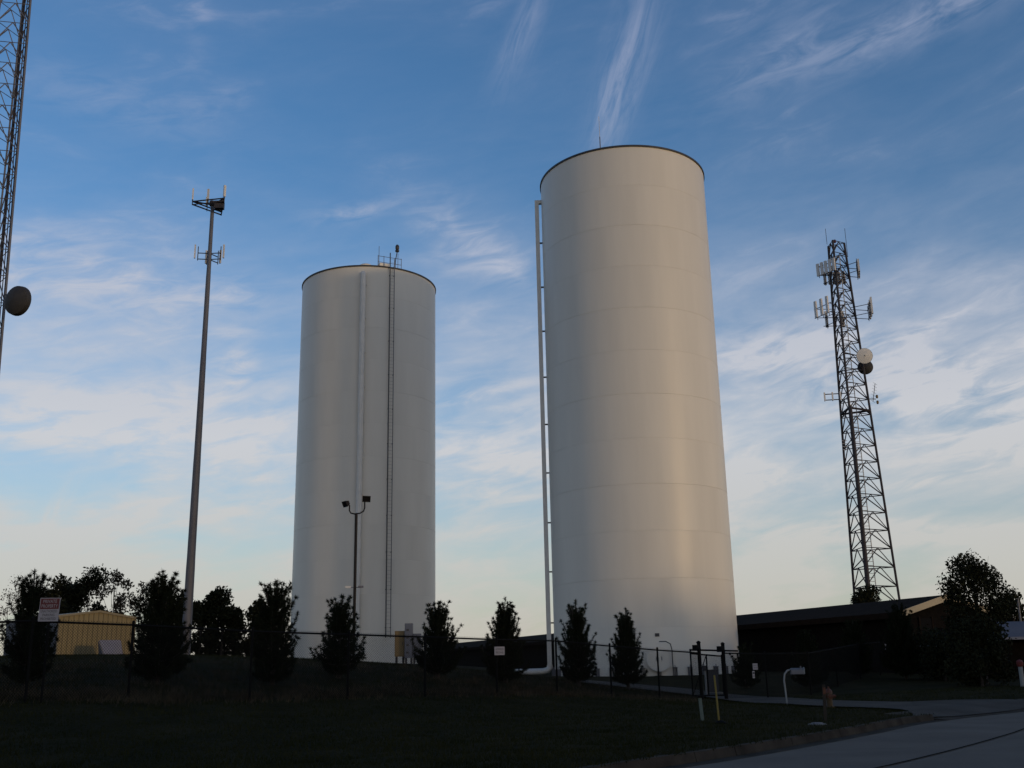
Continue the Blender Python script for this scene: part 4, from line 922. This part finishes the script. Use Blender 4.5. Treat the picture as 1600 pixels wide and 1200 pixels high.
def pine(label, px, ytop, Y, wpx, seed, leaders=3, open_=0.0, group='young pines along the fence', bottom=.04, full=1.0, topw=.10):
    rng = np.random.default_rng(seed); x = at(px, 1060, Y).x; g = G(x, Y); base = Vector((x, Y, g)); H = zrow(x, Y, ytop) - g; Rm = wpx / 2 / F * Y * .98
    t = thing('pine_tree', label, 'pine tree', base, group); Ht = H * .80
    b = MB(); b.tube([base - ZUP * .1, base + ZUP * Ht * .5, base + ZUP * Ht], [.055 + H * .008, .035 + H * .005, .012], 8); b.build('trunk', 'bark', t)
    br = MB(); pts = []; dirs = []; shoots = []; ex = rng.uniform(.48, .82)
    nw = int(Ht / .20)
    for i in range(nw):
        tt = bottom + (1 - bottom) * (i + rng.uniform(0, .6)) / nw; z = tt * Ht; prof = (1 - tt) ** ex * (1 - .30 * math.exp(-tt * 9)) + topw
        if open_: prof *= 1 + open_ * math.sin(tt * 17 + seed)
        nb = rng.integers(8, 11)
        for k in range(nb):
            a = 2 * math.pi * (k + rng.uniform(-.3, .3)) / nb + i * 1.3; Lb = Rm * min(prof, 1.02) * rng.uniform(.74, 1.06); el = R(12 + 44 * tt + rng.normal(0, 7))
            d0 = np.array([math.cos(a) * math.cos(el), math.sin(a) * math.cos(el), math.sin(el)]); p0 = np.array([x, Y, g + z])
            tip = p0 + d0 * Lb + np.array([0, 0, .14 * Lb]); mid_ = p0 + d0 * Lb * .55
            br.tube([tuple(p0), tuple(mid_), tuple(tip)], [.014, .010, .006], 4, False)
            n = max(4, int(Lb / .036 * full))
            for s in range(n):
                f = (s + .7) / n; q = p0 + d0 * Lb * f + np.array([0, 0, .14 * Lb * f * f]); 
                if f < .22: continue
                for _ in range(2):
                    side = rng.normal(0, 1, 3); side -= d0 * side.dot(d0); side /= np.linalg.norm(side); tw_ = .05 + .13 * (1 - f) * Lb
                    pts.append(q + side * tw_ * rng.uniform(.1, 1) + np.array([0, 0, .02])); dirs.append(d0 * .6 + side * .5 + np.array([0, 0, .35]))
            if rng.random() < (.5 + .5 * tt): shoots.append((tip, Lb, tt))
    for (tip, Lb, tt) in shoots:                      # upright candles at the branch ends
        L = rng.uniform(.15, .33) * (1 + .5 * tt); o_ = (tip - np.array([x, Y, tip[2]])); o_ = o_ / (np.linalg.norm(o_) + 1e-6) * .38; d = np.array([rng.normal(0, .14), rng.normal(0, .14), 1]) + o_; q = tip + d * L
        br.tube([tuple(tip), tuple(q)], [.009, .006], 4, False)
        for f in (.05, .2, .35, .5, .65, .92, .97, 1.): pts.append(tip + d * L * f + rng.normal(0, .008, 3)); dirs.append(d)
    tipz = g + Ht
    for k in range(leaders):
        L = (H - Ht) * (1.0 if k == 0 else rng.uniform(.45, .85)); o = np.array([0, 0, 0]) if k == 0 else np.array([rng.normal(0, .14), rng.normal(0, .14), 0.]); d = np.array([rng.normal(0, .05), rng.normal(0, .05), 1]) + o * .5
        p0 = np.array([x, Y, tipz - .12]) + o * .8; br.tube([tuple(p0), tuple(p0 + d * (L + .12))], [.024, .015], 5, False)
        for f in np.linspace(.05, .42, 6): pts.append(p0 + d * L * f); dirs.append(d * .7)
        for f in (.93, .97, 1.0): pts.append(p0 + d * (L + .12) * f); dirs.append(d)
    br.build('branches', 'bark', t)
    V = needles(np.array(pts), np.array(dirs), 15, .115, .0105, rng) - np.array(base)
    o = link('foliage', tri_mesh('needles', V, 'pine'), t, 'stuff')
    return t
pine('dark broad young pine with bare candles beside the red and white sign', 40, 893, 26.6, 82, 1, 3, topw=.16)
pine('largest rounded young pine between the yellow shed and the monopole', 246, 893, 29.6, 92, 2, 4, topw=.20)
pine('young pine with a crown of upright shoots at the ladder tank\'s edge', 426, 908, 31.4, 70, 3, 6, topw=.26)
pine('gappy irregular young pine in front of the flood light pole', 529, 932, 34.2, 78, 4, 1, open_=.22, full=.75, topw=.12)
pine('bushy young pine in front of the equipment cabinets', 684, 943, 37.2, 74, 5, 3, topw=.2)
pine('pointed young pine behind the white two line notice', 790, 935, 38.7, 68, 6, 3, topw=.14)
pine('tall narrow young pine at the foot of the standpipe', 904, 938, 41.2, 70, 7, 3, topw=.08)
pine('narrow young pine left of the round manway hatch', 981, 951, 43.2, 60, 8, 2, topw=.08)
pine('low dark young pine behind the gate at the tank base', 1166, 1010, 52, 46, 9, 2, topw=.2)
pine('young pine before the dark building between mailbox and hydrant', 1264, 985, 52, 60, 10, 2, topw=.14)
pine('young pine before the dark wall at the far notice', 1340, 968, 58, 56, 12, 2, topw=.14)
pine('tall dark pine hiding the near eave corner of the long building', 1416, 938, 56.5, 78, 13, 2, topw=.12)

def broadleaf(label, px, ytop, Y, wpx, seed, nleaf, leaf, m='leaf', sparse=False, group=None, base_f=.25, name='leafy_tree', nclump=16, trunk_r=.12):
    rng = np.random.default_rng(seed); x = at(px, 1020, Y).x; g = G(x, Y); base = Vector((x, Y, g)); H = zrow(x, Y, ytop) - g; Rm = wpx / 2 / F * Y
    t = thing(name, label, 'tree', base, group); B = np.array(base)
    tr = MB(); tr.tube([base - ZUP * .2, base + Vector((rng.normal(0, .05), 0, H * .25)), base + Vector((rng.normal(0, .1), 0, H * .55)), base + Vector((rng.normal(0, .15), 0, H * .85))], [trunk_r * 1.3, trunk_r, trunk_r * .6, trunk_r * .2], 8); tr.build('trunk', 'bark', t)
    lm = MB(); cl = []
    for k in range(nclump):
        a = rng.uniform(0, 2 * math.pi); f = (k + .5) / nclump; zc = H * (base_f + (1 - base_f) * f * .93); prof = math.sin(math.pi * min(1, (.14 + .80 * f))) ** .6
        rr = Rm * prof * rng.uniform(.35, .82); c = B + np.array([math.cos(a) * rr, math.sin(a) * rr, zc]); r = Rm * rng.uniform(.24, .42) * (1 if not sparse else .8)
        c[2] = min(c[2], g + H - r * .75); cl.append((c, r))
        p0 = B + np.array([0, 0, max(H * .15, zc * .62)]); mid_ = (p0 + c) / 2 + rng.normal(0, .05 * Rm, 3)
        lm.tube([tuple(p0), tuple(mid_), tuple(c)], [trunk_r * .35, trunk_r * .22, trunk_r * .08], 5, False)
        for _ in range(7 if sparse else 4):
            q = c + rng.normal(0, 1, 3) * r * np.array([.6, .6, .7]) + np.array([0, 0, r * .4 if sparse else 0]); lm.tube([tuple(mid_ * .4 + c * .6), tuple((c + q) / 2 + rng.normal(0, .05, 3)), tuple(q)], [trunk_r * .1, trunk_r * .06, trunk_r * .025], 4, False)
    lm.build('limbs', 'bark', t)
    # inner mass: leaves through the whole volume of the clumps, more towards their skin
    w = np.array([r ** 2 for _, r in cl]); w /= w.sum(); ids = rng.choice(len(cl), nleaf, p=w)
    C = np.array([c for c, _ in cl])[ids]; Rr = np.array([r for _, r in cl])[ids]; d = rng.normal(0, 1, (nleaf, 3)); d /= np.linalg.norm(d, axis=1)[:, None]
    P = C + d * (Rr * (rng.random(nleaf) ** .42) * (1.15 + .25 * rng.normal(0, 1, nleaf) * .5))[:, None]
    n = rng.normal(0, 1, (nleaf, 3)); n /= np.linalg.norm(n, axis=1)[:, None]; u = np.cross(n, rng.normal(0, 1, (nleaf, 3))); u /= np.linalg.norm(u, axis=1)[:, None]; v = np.cross(n, u)
    s = leaf * rng.uniform(.6, 1.25, (nleaf, 1)); V = np.stack([P - u * s, P - v * s * .5, P + u * s, P + v * s * .5], 1) - B
    link('crown', tri_mesh('leaves', V, m), t, 'stuff'); return t
# unseen trees added behind the viewer so their long shadow covers the lawn
def shade_row():
    rng = np.random.default_rng(77); u_ = Vector((sd.y * -1, sd.x, 0)).normalized(); c0 = Vector((0, 35, 0)) + Vector((sd.x, sd.y, 0)).normalized() * 80
    protos = []
    for k in range(12):
        p = c0 + u_ * (-29 + k * 5.6 + rng.normal(0, .7)) + Vector((sd.x, sd.y, 0)) * rng.normal(0, 2.0); p.z = G(p.x, p.y); H = rng.uniform(.92, 1.12)
        t = thing('unseen_shade_tree', 'unseen dense broad tree in a row added behind the viewer for shade', 'tree', p, 'unseen trees added for shade')
        if len(protos) < 3: protos.append(tree_meshes(100 + k, 11.6, 4.6, 6500, .36))
        tm, cm = protos[k % 3]
        for nm, me, kd in (('trunk', tm, None), ('crown', cm, 'stuff')):
            o = link(nm, me, t, kd); o.rotation_euler.z = k * 1.9; o.scale = (1, 1, H)
def tree_meshes(seed, H, Rm, nleaf, leaf):
    rng = np.random.default_rng(seed); b = MB(); b.tube([(0, 0, -.3), (0.1, 0, H * .3), (0, .1, H * .8)], [.32, .24, .06], 8); cl = []
    for k in range(22):
        a = rng.uniform(0, 6.28); f = (k + .5) / 22; rr = Rm * math.sin(math.pi * (.12 + .8 * f)) ** .6 * rng.uniform(.3, .85); c = np.array([math.cos(a) * rr, math.sin(a) * rr, H * (.14 + .78 * f)]); cl.append((c, rng.uniform(1.1, 1.9)))
        b.tube([(0, 0, c[2] * .6), tuple(c)], [.09, .02], 5, False)
    tm = b.mesh('trunk'); tm.materials.append(MATS['bark']); ids = rng.integers(0, 22, nleaf); C = np.array([c for c, _ in cl])[ids]; Rr = np.array([r for _, r in cl])[ids]
    d = rng.normal(0, 1, (nleaf, 3)); d /= np.linalg.norm(d, axis=1)[:, None]; P = C + d * (Rr * rng.random(nleaf) ** .45)[:, None]; P[:, 2] = np.maximum(P[:, 2], .15)
    n = rng.normal(0, 1, (nleaf, 3)); u = np.cross(n, rng.normal(0, 1, (nleaf, 3))); u /= np.linalg.norm(u, axis=1)[:, None]; v = np.cross(n, u); v /= np.linalg.norm(v, axis=1)[:, None]
    s = leaf * rng.uniform(.6, 1.2, (nleaf, 1)); return tm, tri_mesh('leaves', np.stack([P - u * s, P - v * s * .6, P + u * s, P + v * s * .6], 1), 'leaf')
shade_row()
TG = 'trees behind the yellow shed'
broadleaf('bare twiggy tree at the edge behind the sign', 22, 898, 118, 90, 21, 1300, .13, sparse=True, m='leaf_autumn', group=TG, nclump=18, base_f=.3)
broadleaf('dense dark tree just left of the shed gable', 85, 902, 116, 75, 22, 6500, .20, group=TG, base_f=.12)
broadleaf('tallest dense tree above the shed gable', 130, 890, 120, 95, 23, 9000, .20, group=TG, base_f=.12)
broadleaf('thinning autumn tree with sky through its crown right of the gable', 172, 889, 114, 60, 24, 1900, .17, m='leaf_autumn', sparse=True, group=TG, base_f=.25)
broadleaf('sparse yellowing tree behind the largest pine', 222, 908, 116, 70, 25, 1700, .17, m='leaf_autumn', sparse=True, group=TG, base_f=.2)
broadleaf('low dense tree between the largest pine and the monopole', 275, 925, 118, 60, 26, 5000, .2, group=TG, base_f=.1)
broadleaf('round dark tree right of the monopole', 345, 922, 112, 80, 27, 8000, .2, group=TG, base_f=.08)
broadleaf('lower dark tree between the monopole and the ladder tank', 398, 938, 114, 66, 28, 6000, .2, group=TG, base_f=.08)
broadleaf('low dark tree filling the gap right of the monopole', 312, 940, 110, 50, 29, 4500, .2, group=TG, base_f=.08)
RG = 'trees and bushes by the long building'
broadleaf('round leafy tree standing beside the gable end', 1534, 870, 51, 104, 31, 9000, .085, group=RG, base_f=.42, nclump=26, trunk_r=.11)
broadleaf('dark bush at the foot of the gable wall', 1472, 985, 55, 95, 32, 6500, .085, group=RG, base_f=.1, name='bush', trunk_r=.06)
broadleaf('wide dark bush under the round leafy tree', 1528, 968, 48.5, 112, 33, 9000, .09, group=RG, base_f=.08, name='bush', trunk_r=.06)
broadleaf('dark tree far behind the pale porch roof', 1592, 926, 92, 70, 34, 5000, .17, group=RG, base_f=.1)
broadleaf('dark bushy treetop showing over the roof below the lattice tower', 1368, 918, 98, 84, 35, 7000, .16, group=RG, base_f=.3)
